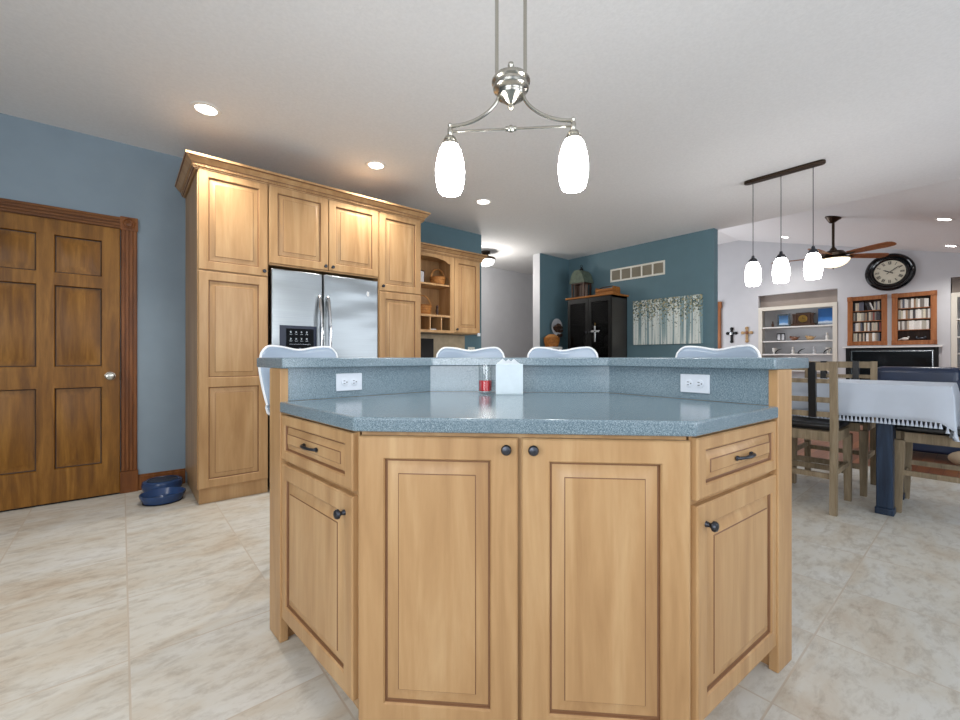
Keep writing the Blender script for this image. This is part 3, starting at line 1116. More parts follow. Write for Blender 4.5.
# things on the worktop
T = thing('drinking_glass', 'clear straight glass half full of red drink on the worktop', 'glass', AB(-.150, 1.945, CT + .0005))
MB().lathe([(.028, 0), (.031, .004), (.032, .130), (.030, .130), (.029, .012), (.004, .010)], seg=28).build('tumbler', 'glassthin', T)
MB().lathe([(.027, .0125), (.0285, .014), (.0288, .060), (.002, .060)], seg=28).build('drink', 'red', T)
T = thing('napkin_holder', 'white napkin holder on the worktop beside the glass', 'napkin holder', AB(-.039, 1.925, CT + .0005), ISL)
MB().box(-.06, .06, -.037, .037, 0, .006).build('base', 'acrylic', T, bevel=.002)
MB().box(-.06, .06, -.037, -.033, .0062, .136).build('front_plate', 'acrylic', T, bevel=.0015)
MB().box(-.06, .06, .033, .037, .0062, .136).build('rear_plate', 'acrylic', T, bevel=.0015)
mb = MB()
for k in range(11):
    y = -.030 + k * .006
    j = random.uniform(-.004, .004)
    hgt = .136 + random.uniform(-.004, .004)
    pk = random.choice([-.03, -.005, .02, .035])
    prf = [(-.056, 0), (.056, 0), (.056, hgt - .012 + j), (pk + .022, hgt - .006), (pk, hgt + .014 + j), (pk - .022, hgt - .004), (-.056, hgt - .008 - j)]
    mb.prism(prf, y - .0018, y + .0018, m=mz @ Matrix.Translation((0, 0, 0)))
nap = mb.build('napkin_stack', 'paper', loc=AB(-.039, 1.925, CT + .008), rot=ISL)
tag(nap, 'stack of white paper napkins standing in the napkin holder', 'napkins')

# ------------------------------------------------------------------ bar stools
def make_stool(label):
    t = thing('bar_stool', label, 'bar stool', group='white shell bar stools')
    NT_, NS = 33, 12

    def top(tt):
        a = abs(tt)
        z = 1.126 - .020 * math.exp(-(tt / .36) ** 2)
        if a > .70:
            z -= .095 * (1 - sqrt(max(0, 1 - ((a - .70) / .30) ** 2)))
        return z
    rows = []
    seat = [(-.20, .735, .165), (-.205, .752, .185), (-.16, .762, .190), (-.05, .755, .192), (.07, .752, .19), (.14, .760, .192), (.18, .785, .187)]
    for y, z, w_ in seat:
        rows.append([(tt * w_, y + .02 * (1 - tt * tt) * (-1 if y < -.15 else 0), z + .02 * tt * tt) for tt in [-1 + 2 * k / (NT_ - 1) for k in range(NT_)]])
    for j in range(1, NS + 1):
        q = j / NS
        r_ = []
        for k in range(NT_):
            tt = -1 + 2 * k / (NT_ - 1)
            z0 = .785 + .02 * tt * tt
            z = z0 + (top(tt) - z0) * q
            w_ = .187 + .030 * q ** .8
            y = .18 + .055 * (1 - (1 - q) ** 2) - .035 * tt * tt
            r_.append((tt * w_, y, z))
        rows.append(r_)
    mb = MB()
    vv = [[mb.bm.verts.new(p) for p in r_] for r_ in rows]
    for a, b in zip(vv, vv[1:]):
        for k in range(NT_ - 1):
            mb.bm.faces.new([a[k], a[k + 1], b[k + 1], b[k]])
    mb.build('seat_shell', 'stool', t, smooth=80, solid=.010)
    edge = [r_[0] for r_ in rows] + rows[-1][1:-1] + [r_[-1] for r_ in rows[::-1]] + rows[0][-2:0:-1]
    MB().tube(edge, .0065, 8, True).build('shell_rim', 'stoolrim', t)
    for sx in (-1, 1):
        for sy in (-1, 1):
            MB().tube([(sx * .13, sy * .12, .742), (sx * .165, sy * .155, .006)], .011, 8).build('leg', 'chrome', t)
    MB().tube([(.153, .143, .25), (-.153, .143, .25), (-.153, -.143, .25), (.153, -.143, .25)], .008, 8, True).build('foot_ring', 'chrome', t)
    MB().box(-.15, .15, -.14, .14, .728, .740).build('seat_plate', 'chrome', t)
    return t


stool_spec = [
    (-1.205, 2.275, 49, 'white shell bar stool at the left end of the bar'),
    (-.297, 2.655, 2, 'white shell bar stool second from left, behind the red drink glass'),
    (.270, 2.655, -2, 'white shell bar stool right of the napkin holder, below the black hutch'),
    (1.062, 2.40, -45, 'white shell bar stool at the right end of the bar, below the birch painting'),
]
proto = None
for a, b, ang, lb in stool_spec:
    if proto is None:
        proto = make_stool(lb)
        o = proto
    else:
        o = copy_tree(proto)
    th = radians(ang)
    # a, b mark the back rest; the seat centre lies .215 towards the bar
    o.location = AB(a + .215 * sin(th), b - .215 * cos(th))
    o.rotation_euler = (0, 0, th + ISL)
    o['label'] = lb

# ------------------------------------------------------------------ two light pendant over the island
T = thing('island_pendant', 'brushed nickel two light pendant with white glass shades over the island', 'pendant light', AB(-.028, 1.604, 0), ISL)
MB().lathe([(.085, CZ - .001), (.085, CZ - .012), (.07, CZ - .022), (.02, CZ - .028)], seg=28).build('canopy', 'nickel', T)
for sx in (-1, 1):
    MB().tube([(sx * .053, 0, 2.09), (sx * .053, 0, CZ - .02)], .007, 10).build('rod', 'nickel', T)
hub = MB().lathe([(.004, 2.172), (.010, 2.168), (.012, 2.158), (.007, 2.148), (.009, 2.136), (.022, 2.130), (.048, 2.122), (.066, 2.110), (.072, 2.100), (.072, 2.094), (.064, 2.088), (.064, 2.080), (.068, 2.076), (.066, 2.068),
                  (.054, 2.060), (.050, 2.050), (.053, 2.046), (.050, 2.040), (.034, 2.032), (.020, 2.018), (.009, 2.012), (.013, 2.004), (.008, 1.996), (.003, 1.992)], seg=32).build('hub', 'nickel', T)
for sx in (-1, 1):
    pts = []
    for k in range(13):
        q = k / 12
        x = .046 + .184 * (1 - (1 - q) ** 1.0)
        z = 2.045 - .103 * sin(q * pi / 2) ** .85
        x = .046 + .184 * (q ** 1.35)
        pts.append((sx * x, 0, z))
    MB().tube(pts, .007, 10).build('arm', 'nickel', T)
MB().tube([(-.23, 0, 1.922), (.23, 0, 1.922)], .004, 10).sphere((0, 0, 1.922), .013, 12).lathe([(.009, -.02), (.009, .02)], (0, 0, 1.922), 12, 'x').build('cross_bar', 'nickel', T)
for sx in (-1, 1):
    c = (sx * .23, 0, 0)
    h_ = MB().lathe([(.005, 1.953), (.009, 1.946), (.006, 1.938), (.010, 1.932), (.010, 1.914), (.006, 1.906), (.020, 1.900), (.024, 1.890), (.020, 1.885), (.031, 1.878), (.033, 1.868), (.022, 1.864)], c, 20).build('socket_cup', 'nickel', T)
    MB().lathe([(.030, 1.868), (.040, 1.852), (.050, 1.815), (.055, 1.775), (.054, 1.740), (.049, 1.710), (.042, 1.692), (.038, 1.688), (.004, 1.692)], c, 28).build('glass_shade', 'shade', T)

# ------------------------------------------------------------------ three light pendant over the dining table
T = thing('dining_pendant', 'bar mounted pendant with three white glass shades over the dining table', 'pendant light', (4.6, 1.205, 0))
pts = [(.04 * cos(a), .272 + .04 * sin(a)) for a in [pi * k / 10 for k in range(11)]] + [(.04 * cos(a), -.272 + .04 * sin(a)) for a in [pi + pi * k / 10 for k in range(11)]]
MB().prism(pts, CZ - .030, CZ - .001).build('canopy_bar', 'bronze', T, bevel=.008)
for k, y in enumerate((.237, .012, -.224)):
    MB().tube([(0, y, 2.02), (0, y, CZ - .028)], .003, 6).build('cord', 'iron', T)
    MB().lathe([(.006, 2.034), (.012, 2.028), (.014, 2.010), (.028, 2.000), (.038, 1.980), (.036, 1.966)], (0, y, 0), 18).build('socket_cup', 'iron', T)
    MB().lathe([(.034, 1.972), (.050, 1.946), (.062, 1.900), (.067, 1.845), (.064, 1.795), (.056, 1.757), (.052, 1.748), (.004, 1.752)], (0, y, 0), 26).build('glass_shade', 'shadedining', T)

# ------------------------------------------------------------------ ceiling fan
fz = vz(1.45)
T = thing('ceiling_fan', 'bronze ceiling fan with wooden blades and a glowing amber bowl light', 'ceiling fan', (7.9, 1.45, 0))
tilt = Matrix.Translation((0, 0, fz)) @ Matrix.Rotation(atan2(SL, 1), 4, 'X')
MB().lathe([(.095, -.002), (.098, -.015), (.08, -.03), (.04, -.075), (.02, -.09)], seg=24).move(tilt).build('canopy', 'bronze', T)
MB().tube([(0, 0, 2.60), (0, 0, fz - .06)], .017, 12).build('rod', 'bronze', T)
MB().lathe([(.02, 2.66), (.035, 2.64), (.05, 2.61), (.12, 2.595), (.145, 2.565), (.14, 2.53), (.10, 2.515), (.09, 2.50)], seg=28).build('motor', 'bronze', T)
for k in range(5):
    a = radians(-43 + 72 * k)
    m4 = Matrix.Rotation(a, 4, 'Z') @ Matrix.Translation((0, 0, 2.535)) @ Matrix.Rotation(radians(-14), 4, 'X')
    mb = MB().prism([(.20, -.05), (.30, -.062), (.60, -.075), (.70, -.07), (.74, -.045), (.75, 0), (.74, .045), (.70, .07), (.60, .075), (.30, .062), (.20, .05)], -.004, .004, m=m4)
    b_ = mb.build('blade', 'redoak', T)
    MB().prism([(.11, -.018), (.24, -.03), (.29, 0), (.24, .03), (.11, .018)], -.012, -.0045, m=m4).build('blade_iron', 'bronze', b_)
MB().lathe([(.10, 2.512), (.194, 2.502), (.197, 2.488), (.190, 2.482)], seg=28).build('light_ring', 'bronze', T)
MB().lathe([(.190, 2.492), (.186, 2.460), (.155, 2.42), (.10, 2.385), (.03, 2.366), (.004, 2.364)], seg=28).build('light_bowl', 'bowlwarm', T)
MB().lathe([(.004, 2.344), (.011, 2.350), (.008, 2.359), (.016, 2.368)], seg=12).build('finial', 'bronze', T)

# hall flush light
T = thing('flush_light', 'dome ceiling light with a dark bronze rim in the hall', 'ceiling light', (4.44, 5.15, CZ))
MB().lathe([(.07, -.001), (.07, -.03), (.045, -.05), (.04, -.09)], seg=24).build('canopy', 'bronze', T)
MB().lathe([(.04, -.085), (.15, -.105), (.158, -.13), (.15, -.145), (.14, -.14)], seg=32).build('rim', 'bronze', T)
MB().lathe([(.142, -.14), (.135, -.18), (.10, -.215), (.05, -.232), (.004, -.235)], seg=32).build('glass_dome', 'domelight', T)
l = bpy.data.lights.new('hall_lamp', 'POINT')
l.energy = 20
l.color = (1, .96, .9)
l.shadow_soft_size = .12
o = bpy.data.objects.new('hall_lamp', l)
COL.objects.link(o)
o.parent = T
o.location = (0, 0, -.40)

# ------------------------------------------------------------------ teal partition wall
PU = 5.92
T = thing('return_air_grille', 'white rectangular air grille high on the teal wall', 'air vent', (PU, 3.40, 2.35), FACE_U)
mb = MB()
w, h = .44, .10
mb.box(-w, w, -.012, -.0005, h - .025, h).box(-w, w, -.012, -.0005, -h, -h + .025)
for k in range(6):
    x = -w + k * (2 * w - .022) / 5
    mb.box(x, x + .022, -.012, -.0005, -h + .025, h - .025)
mb.build('frame', 'vent', T)
mb = MB()
for k in range(11):
    z = -h + .03 + k * .0132
    mb.hexa([(-w + .02, -.008, z), (w - .02, -.008, z), (w - .02, -.002, z + .006), (-w + .02, -.002, z + .006)],
            [(-w + .02, -.008, z + .002), (w - .02, -.008, z + .002), (w - .02, -.002, z + .008), (-w + .02, -.002, z + .008)])
mb.box(-w + .02, w - .02, -.0015, -.0004, -h + .02, h - .02)
mb.build('louvres', 'ventgrid', T)
T = thing('canvas_painting', 'wide canvas painting of pale birch trunks on the teal wall', 'painting', (PU, 2.94, 1.253), FACE_U)
MB().box(-.50, .50, -.035, -.001, 0, .655).build('canvas', 'birch', T, bevel=.003)

# black hutch
T = thing('hutch', 'tall black hutch with glass doors against the teal wall', 'hutch', (5.50, 3.945, 0), FACE_U)
mb = MB()
w = .40
mb.box(-w, -w + .03, 0, .40, 0, 1.985).box(w - .03, w, 0, .40, 0, 1.985).box(-w, w, .38, .40, 0, 1.985).box(-w, w, 0, .40, 0, .86).box(-w, w, 0, .40, 1.955, 1.985)
mb.build('body', 'blackside', T)
for z in (1.22, 1.58):
    MB().box(-w + .031, w - .031, .03, .379, z, z + .015).build('shelf', 'black', T)
for sx in (-1, 1):
    x0, x1 = (-w + .005, -.003) if sx < 0 else (.003, w - .005)
    mb = MB().box(x0, x0 + .05, -.022, -.001, .87, 1.975).box(x1 - .05, x1, -.022, -.001, .87, 1.975).box(x0 + .05, x1 - .05, -.022, -.001, .87, .93).box(x0 + .05, x1 - .05, -.022, -.001, 1.91, 1.975)
    d = mb.build('door', 'black', T)
    MB().box(x0 + .05, x1 - .05, -.013, -.009, .93, 1.91).build('pane', 'glassdark', d)
    knob(d, -sx * -.028, 1.45, -.022)
MB().box(-w - .03, w + .03, -.04, .405, 1.986, 2.012).build('top_board', 'crate', T, bevel=.004)
T = thing('cross_ornament', 'silver cross ornament hanging on the hutch doors', 'cross', (5.462, 3.815, 1.30), FACE_U)
MB().box(-.014, .014, -.006, .004, 0, .24).box(-.075, .075, -.006, .004, .145, .172).build('cross', 'silver', T, bevel=.003)
MB().tube([(0, 0, .24), (-.01, .0, .265), (0, 0, .29), (.01, 0, .265)], .002, 6, True).build('hanging_loop', 'gold', T)
# things behind the hutch glass
T = thing('plate', 'white plate standing behind the left hutch glass', 'plate', (5.72, 4.13, 1.236), FACE_U)
MB().lathe([(.04, .0), (.09, -.012), (.11, -.02), (.108, -.024), (.04, -.006)], (0, .04, .112), 28, 'y').build('dish', 'figwhite', T)
T = thing('jar', 'grey jar on the middle shelf behind the right hutch glass', 'jar', (5.70, 3.74, 1.236), FACE_U)
MB().lathe([(.05, 0), (.062, .02), (.062, .13), (.04, .16), (.04, .175)]).build('body', 'wallgrey', T)
MB().lathe([(.043, .1755), (.043, .19), (.01, .20)]).build('lid', 'iron', T)
T = thing('vase', 'slim white vase low behind the right hutch glass', 'vase', (5.70, 3.70, .861), FACE_U)
MB().lathe([(.03, 0), (.045, .05), (.05, .12), (.025, .2), (.018, .26), (.026, .28)]).build('body', 'figwhite', T)
T = thing('pitcher', 'tan pitcher low behind the left hutch glass', 'pitcher', (5.70, 4.12, .861), FACE_U)
MB().lathe([(.05, 0), (.07, .06), (.068, .14), (.045, .22), (.05, .26)]).build('body', 'tan', T)
MB().tube([(.06, 0, .08), (.11, 0, .11), (.11, 0, .18), (.05, 0, .21)], .008, 8).build('handle', 'tan', T)

T = thing('lantern', 'aged green house shaped lantern on top of the hutch', 'lantern', (5.72, 4.255, 2.0125), FACE_U)
mb = MB().box(-.125, .125, -.10, .10, 0, .02)
for sx in (-1, 1):
    for sy in (-1, 1):
        mb.box(sx * .112 - .012, sx * .112 + .012, sy * .088 - .012, sy * .088 + .012, .02, .235)
mb.box(-.125, .125, -.10, .10, .235, .25).box(-.125, .125, -.006, .006, .02, .235)
mb.box(-.07, -.058, -.098, -.09, .02, .235).box(.058, .07, -.098, -.09, .02, .235)
mb.build('frame', 'browndark', T)
mb = MB()
mb.prism([(-.15, .25), (.15, .25), (.10, .40), (.045, .455), (-.045, .455), (-.10, .40)], -.125, .125, m=mz)
mb.build('roof', 'greenpaint', T)
MB().lathe([(.03, .455), (.03, .49), (.018, .50), (.01, .52)]).build('chimney', 'black', T)
MB().tube([(-.02, 0, .515), (-.02, 0, .54), (0, 0, .555), (.02, 0, .54), (.02, 0, .515)], .004, 6).build('ring', 'black', T)
T = thing('wooden_crate', 'slatted brown wooden crate on top of the hutch', 'crate', (5.72, 3.765, 2.0125), FACE_U)
mb = MB().box(-.15, .15, -.09, .09, 0, .015)
for z in (.02, .065):
    mb.box(-.155, .155, -.10, -.09, z, z + .035).box(-.155, .155, .09, .10, z, z + .035)
mb.box(-.155, -.143, -.09, .09, .015, .125).box(.143, .155, -.09, .09, .015, .125)
mb.box(-.13, .11, -.08, .08, .016, .07)
mb.build('box', 'crate', T)
MB().tube([(-.15, 0, .12), (-.08, 0, .14), (.08, 0, .14), (.15, 0, .12)], .008, 8).build('handle', 'browndark', T)

# corner left of the hutch: side table, basket, dried flowers
T = thing('plant_stand', 'narrow white plant stand against the teal return wall left of the hutch', 'stand', (5.31, 4.53, 0), 0)
MB().box(-.12, .12, -.12, .12, 1.205, 1.235).build('top', 'white', T)
for sx in (-1, 1):
    for sy in (-1, 1):
        MB().box(sx * .10 - .014, sx * .10 + .014, sy * .10 - .014, sy * .10 + .014, 0, 1.204).build('leg', 'white', T)
MB().box(-.085, .085, -.085, .085, .40, .42).build('shelf', 'white', T)
T = thing('wicker_basket', 'brown wicker basket on the narrow white stand left of the hutch', 'basket', (5.31, 4.53, 1.236))
MB().lathe([(.10, 0), (.125, .08), (.13, .15), (.12, .15), (.10, .02)], seg=24).build('bowl', 'crate', T)
MB().lathe([(.11, .10), (.10, .17), (.05, .20), (.01, .205)], seg=16).build('contents', 'basket', T)
T = thing('dried_bouquet', 'dark dried flower bouquet with pale paper hanging beside the hutch', 'flowers', (5.57, 4.667, 1.46))
mb = MB()
for k in range(22):
    a = random.uniform(0, 2 * pi)
    r_ = random.uniform(0, .11)
    mb.sphere((r_ * cos(a), -.06 + random.uniform(-.03, .02), .06 + r_ * sin(a)), random.uniform(.022, .035), 8)
mb.build('blooms', 'browndark', T)
MB().lathe([(.01, 0), (.10, -.05), (.14, -.07), (.13, -.072), (.01, -.01)], (-.05, -.004, .11), 18, 'y').build('paper_wrap', 'wallgrey', T)
MB().tube([(0, -.03, .03), (.02, -.03, -.1), (.03, -.02, -.2)], .008, 6).build('stem', 'greenpaint', T)

# ------------------------------------------------------------------ living room far wall
def far(v, z, d=0):
    return (FU - d, v, z)


for v, mt, lb in ((3.745, 'black', 'ornate black cross on the light far wall'), (3.44, 'tan', 'tan carved cross on the far wall, nearer the bookcase')):
    T = thing('wall_cross', lb, 'cross', far(v, 1.415), FACE_U)
    mb = MB().box(-.025, .025, -.022, -.001, 0, .31).box(-.09, .09, -.022, -.001, .175, .222)
    for x, z in ((0, .30), (-.085, .198), (.085, .198), (0, .01)):
        mb.lathe([(.035, -.001), (.035, -.024), (.016, -.03)], (x, 0, z), 12, 'y')
    mb.build('cross', mt, T, bevel=.003)
    MB().lathe([(.036, -.022), (.032, -.032), (.01, -.036)], (0, 0, .198), 16, 'y').build('centre_boss', 'silver' if mt == 'black' else 'figbrown', T)


def bookcase(v0, v1, label):
    t = thing('bookcase', label, 'bookcase', (FU - .015, (v0 + v1) / 2, 0), FACE_U)
    w = (v1 - v0) / 2 - .004
    H2 = 2.14
    mb = MB().box(-w, -w + .07, 0, .03, 0, H2).box(w - .07, w, 0, .03, 0, H2).box(-w + .07, w - .07, 0, .03, H2 - .075, H2)
    mb.box(-w, -w + .02, .03, .35, 0, H2).box(w - .02, w, .03, .35, 0, H2).box(-w + .02, w - .02, .03, .35, H2 - .02, H2)
    mb.build('frame', 'cream', t)
    MB().box(-w + .02, w - .02, .35, .36, 0, H2).build('back_panel', 'wallgrey', t)
    MB().box(-w + .005, w - .005, .12, .14, H2 + .001, 2.397).build('recess_shade_board', 'recess_shade', t)  # added board, its brown grey stands for the shadow in the recess
    for z in (.40, .78, 1.115, 1.39, 1.685):
        MB().box(-w + .021, w - .021, .012, .349, z, z + .026).build('shelf', 'white', t)
    MB().box(-w + .071, w - .071, .002, .03, 0, .12).build('kick', 'cream', t)
    return t


bookcase(1.88, 3.22, 'cream built in bookcase with clock and photos, left of the oak disc cabinets')
bookcase(-.95, .41, 'cream built in bookcase cut off by the right edge of the picture')
S1, S2, S3 = 1.712, 1.417, 1.142


def on_shelf(name, label, cat, v, z, d=.10):
    return thing(name, label, cat, (FU + d, v, z), FACE_U)


T = on_shelf('framed_photo', 'silver framed blue photo on the top bookcase shelf', 'picture frame', 2.78, S1)
MB().box(-.115, .115, -.012, .006, 0, .27).build('frame', 'silver', T)
MB().box(-.08, .08, -.015, -.012, .035, .235).build('print', 'pic1', T)
T = on_shelf('photo_canvas', 'unframed blue lake photo standing right on the top bookcase shelf', 'picture', 2.06, S1)
MB().box(-.14, .14, -.01, .01, 0, .33).build('print', 'pic2', T)
T = on_shelf('mantel_clock', 'dark wooden mantel clock in the middle of the top bookcase shelf', 'clock', 2.44, S1)
mb = MB().box(-.20, .20, -.06, .06, 0, .05).box(-.15, .15, -.05, .05, .05, .225).box(-.18, .18, -.06, .06, .225, .25).box(-.12, .12, -.045, .045, .25, .27)
for x in (-.165, -.115, .115, .165):
    mb.lathe([(.014, .05), (.011, .14), (.014, .225)], (x, -.05, 0), 10)
mb.build('case', 'browndark', T)
MB().lathe([(.075, -.05), (.075, -.058), (.062, -.060), (.01, -.060)], (0, 0, .145), 24, 'y').build('dial', 'gold', T)
MB().box(-.003, .003, -.064, -.061, .145, .19).box(0, .03, -.064, -.061, .142, .148).build('hand', 'ink', T)
T = on_shelf('bottle', 'small dark bottle at the left of the top bookcase shelf', 'bottle', 2.98, S1)
MB().lathe([(.022, 0), (.024, .06), (.010, .085), (.010, .12), (.013, .125)]).build('body', 'browndark', T)


def figurine(label, v, z, mat, kind=0):
    t = on_shelf('figurine', label, 'figurine', v, z)
    if kind == 0:
        MB().lathe([(.035, 0), (.035, .012), (.018, .02), (.028, .06), (.014, .10), (.012, .105)]).build('body', mat, t)
        MB().sphere((0, -.004, .125), .022, 12).build('head', mat, t)
    elif kind == 1:
        MB().sphere((0, 0, .045), .045, 14, sq=(1.5, .8, 1)).sphere((-.06, 0, .075), .024, 12).build('body', mat, t)
        MB().tube([(.06, 0, .05), (.095, 0, .08)], [.012, .004], 8).build('tail', mat, t)
    else:
        MB().lathe([(.03, 0), (.02, .03), (.04, .06), (.045, .12), (.03, .13)]).build('body', mat, t)
        MB().tube([(.04, 0, .06), (.07, 0, .09), (.04, 0, .12)], .006, 8).build('handle', mat, t)
    return t


T = on_shelf('hinged_frame', 'black folding photo frame on the second bookcase shelf', 'picture frame', 2.83, S2)
MB().box(-.075, 0, -.008, .004, 0, .16).box(.001, .075, -.008, .004, 0, .16).build('frame', 'black', T)
MB().box(-.06, -.012, -.010, -.008, .02, .14).box(.012, .06, -.010, -.008, .02, .14).build('print', 'wallgrey', T)
figurine('red brown figurine on the second bookcase shelf', 2.60, S2, 'figbrown', 1)
figurine('tan animal figurine right of the red brown one on the second bookcase shelf', 2.33, S2, 'tan', 1)
figurine('white standing figurine at the right of the second bookcase shelf', 2.06, S2, 'figwhite', 0)
figurine('white mug at the left of the third bookcase shelf', 2.95, S3, 'figwhite', 2)
figurine('white standing figurine on the third bookcase shelf', 2.62, S3, 'figwhite', 0)
figurine('white standing figurine with grey base, middle right of the third bookcase shelf', 2.26, S3, 'wallgrey', 0)
figurine('white pitcher at the right of the third bookcase shelf', 2.04, S3, 'figwhite', 2)
for v, lb in ((2.90, 'left'), (2.50, 'middle'), (2.08, 'right')):
    T = thing('feather_ornament', 'curved black feather ornament, %s of three on the third bookcase shelf' % lb, 'ornament', (FU + .03, v, S3), FACE_U)
    MB().lathe([(.028, 0), (.028, .01), (.01, .016)], seg=14).build('base', 'black', T)
    MB().tube([(-.02, 0, .012), (-.0, 0, .05), (.04, 0, .085), (.10, 0, .105)], [.006, .011, .010, .003], 8).build('plume', 'black', T)


# oak disc cabinets
def disc_cabinet(v0, v1, label):
    t = thing('disc_cabinet', label, 'shelf cabinet', (FU, (v0 + v1) / 2, 1.29), FACE_U)
    w = (v1 - v0) / 2
    h = .915
    f = .075
    MB().box(-w, -w + f, -.025, -.001, f, h - f).build('stile', 'redoak', t, bevel=.003)
    MB().box(w - f, w, -.025, -.001, f, h - f).build('stile', 'redoak', t, bevel=.003)
    MB().box(-w + f, w - f, -.025, -.001, 0, f).build('rail', 'redoak', t, bevel=.003)
    MB().box(-w + f, w - f, -.025, -.001, h - f, h).build('rail', 'redoak', t, bevel=.003)
    for sx in (-1, 1):
        for z in (0, h - f):
            c = sx * (w - f / 2)
            MB().box(c - f / 2 - .003, c + f / 2 + .003, -.032, -.001, z - .003, z + f + .003).lathe([(.026, -.032), (.024, -.036), (.01, -.036)], (c, 0, z + f / 2), 14, 'y').build('rosette', 'redoak', t)
    iw = w - f
    MB().box(-iw - .03, iw + .03, .17, .18, f - .03, h - f + .03).build('back_panel', 'browndark', t)
    zz = [f + (h - 2 * f) * k / 4 for k in range(4)]
    for k in range(4):
        MB().box(-iw - .02, iw + .02, .005, .169, zz[k] - .012, zz[k]).build('shelf', 'redoak', t)
    return iw, zz


cols = [srgb(*c) for c in ((206, 202, 196), (170, 164, 150), (120, 112, 104), (60, 56, 58), (224, 220, 214), (150, 120, 92), (186, 170, 150), (90, 92, 104), (214, 206, 184), (44, 40, 42), (130, 60, 50))]
for i, c in enumerate(cols):
    M['disc%d' % i] = plain('disc_case_%d' % i, c, .4, var=.3, scale=60)
proto_box = {}


def disc(u, v, z, w, h, lean, mi, label, group):
    k = (mi,)
    if k not in proto_box:
        o = MB().box(-.5, .5, 0, .135, 0, 1).build('disc_case', 'disc%d' % mi, smooth=0)
        proto_box[k] = o
        c = o
    else:
        c = proto_box[k].copy()
        COL.objects.link(c)
    c.location = (u, v, z)
    c.rotation_euler = (0, lean, FACE_U)
    c.scale = (w, 1, h)
    tag(c, label, 'disc case', group)


names = ('bottom', 'third', 'second', 'top')
for side, v0, v1 in (('left', 1.18, 1.73), ('right', .565, 1.12)):
    iw, zz = disc_cabinet(v0, v1, 'oak framed %s disc cabinet set in the far wall above the television' % side)
    vc = (v0 + v1) / 2
    for k in range(4):
        if side == 'right' and k == 0:
            continue
        x = -iw + .006
        leaned = False
        z = 1.29 + zz[k] + .0005
        while x < iw - .03:
            w = random.choice((.022, .024, .028, .034))
            lean = 0
            h = random.uniform(.145, .16)
            mi = random.choice((0, 0, 1, 4, 4, 8, 8, 6, 2, 3, 7, 5) if side == 'right' else (0, 1, 2, 3, 4, 6, 8, 5, 7, 9, 10))
            lb = 'slim disc case standing on the %s shelf of the %s oak disc cabinet' % (names[k], side)
            if side == 'left' and k == 3 and -.06 < x < .09:
                if not leaned:
                    leaned = True
                    x += .05
                lean = .33
                w = .022
                lb = 'leaning disc case in the gap on the top shelf of the left oak disc cabinet'
                disc(FU + .012, vc - x - .02, z + .0045, w, .145, -lean, random.choice((0, 4, 9)), lb, lb.replace('disc case', 'disc cases'))
                x += .03
                continue
            disc(FU + .012, vc - x - w / 2, z, w - .002, h, 0, mi, lb, 'disc cases on the %s shelf of the %s cabinet' % (names[k], side))
            x += w
T = thing('figurine', 'small white bird figurine on the bottom shelf of the right disc cabinet', 'figurine', (FU + .06, .96, 1.366), FACE_U)
MB().sphere((0, 0, .03), .028, 12, sq=(1.8, .8, 1)).sphere((.045, 0, .06), .016, 10).build('body', 'figwhite', T)
MB().tube([(-.04, 0, .03), (-.085, 0, .012)], [.014, .004], 8).build('tail', 'figwhite', T)
T = thing('game_controller', 'dark controller on the bottom shelf of the right disc cabinet', 'controller', (FU + .06, .76, 1.366), FACE_U)
MB().sphere((0, 0, .03), .03, 12, sq=(2, .8, .9)).sphere((.05, 0, .04), .022, 10, sq=(1, 1, 1.5)).sphere((-.05, 0, .04), .022, 10, sq=(1, 1, 1.5)).build('shell', 'iron', T)

# wall clock
T = thing('wall_clock', 'large round black framed wall clock with roman numerals', 'clock', far(1.148, 2.60), FACE_U)
MB().lathe([(.325, -.001), (.335, -.02), (.325, -.045), (.30, -.055), (.285, -.045), (.268, -.040), (.255, -.052), (.235, -.048), (.218, -.030), (.21, -.02), (.21, -.001)], seg=56, axis='y').build('frame', 'blackgloss', T)
d = MB().lathe([(.212, -.002), (.212, -.018), (.01, -.018)], seg=48, axis='y').build('dial', 'dial', T)
rn = ('XII', 'I', 'II', 'III', 'IIII', 'V', 'VI', 'VII', 'VIII', 'IX', 'X', 'XI')
for k, s_ in enumerate(rn):
    mb = MB()
    wd = {'I': .011, 'V': .024, 'X': .024}
    tot = sum(wd[c] for c in s_)
    x = -tot / 2
    hh = .028

    def stroke(xa, za, xb, zb, t_=.0035):
        e = Vector((xb - xa, zb - za)).normalized()
        n2 = Vector((-e.y, e.x)) * t_
        P = [(xa - n2.x, za - n2.y), (xb - n2.x, zb - n2.y), (xb + n2.x, zb + n2.y), (xa + n2.x, za + n2.y)]
        mb.prism(P, 0, .002, m=mz)
    for c in s_:
        wc = wd[c]
        m0 = x + wc / 2
        q = wc * .36
        if c == 'I':
            stroke(m0, -hh, m0, hh)
        elif c == 'V':
            stroke(m0 - q, hh, m0, -hh)
            stroke(m0 + q, hh, m0, -hh, .002)
        else:
            stroke(m0 - q, hh, m0 + q, -hh)
            stroke(m0 + q, hh, m0 - q, -hh, .002)
        x += wc
    a = -2 * pi * k / 12
    mb.move(Matrix.Translation((0, -.0182, 0)) @ Matrix.Rotation(-a, 4, 'Y') @ Matrix.Translation((0, 0, .165)))
    mb.build('numeral', 'ink', d)


def hand(ang, ln, wd_, nm):
    mb = MB().prism([(-wd_, -.05), (wd_, -.05), (wd_ * .5, 0), (wd_, ln * .6), (0, ln), (-wd_, ln * .6), (-wd_ * .5, 0)], 0, .003, m=mz)
    mb.move(Matrix.Translation((0, -.021 if nm == 'hour_hand' else -.025, 0)) @ Matrix.Rotation(ang, 4, 'Y'))
    mb.build(nm, 'ink', T)


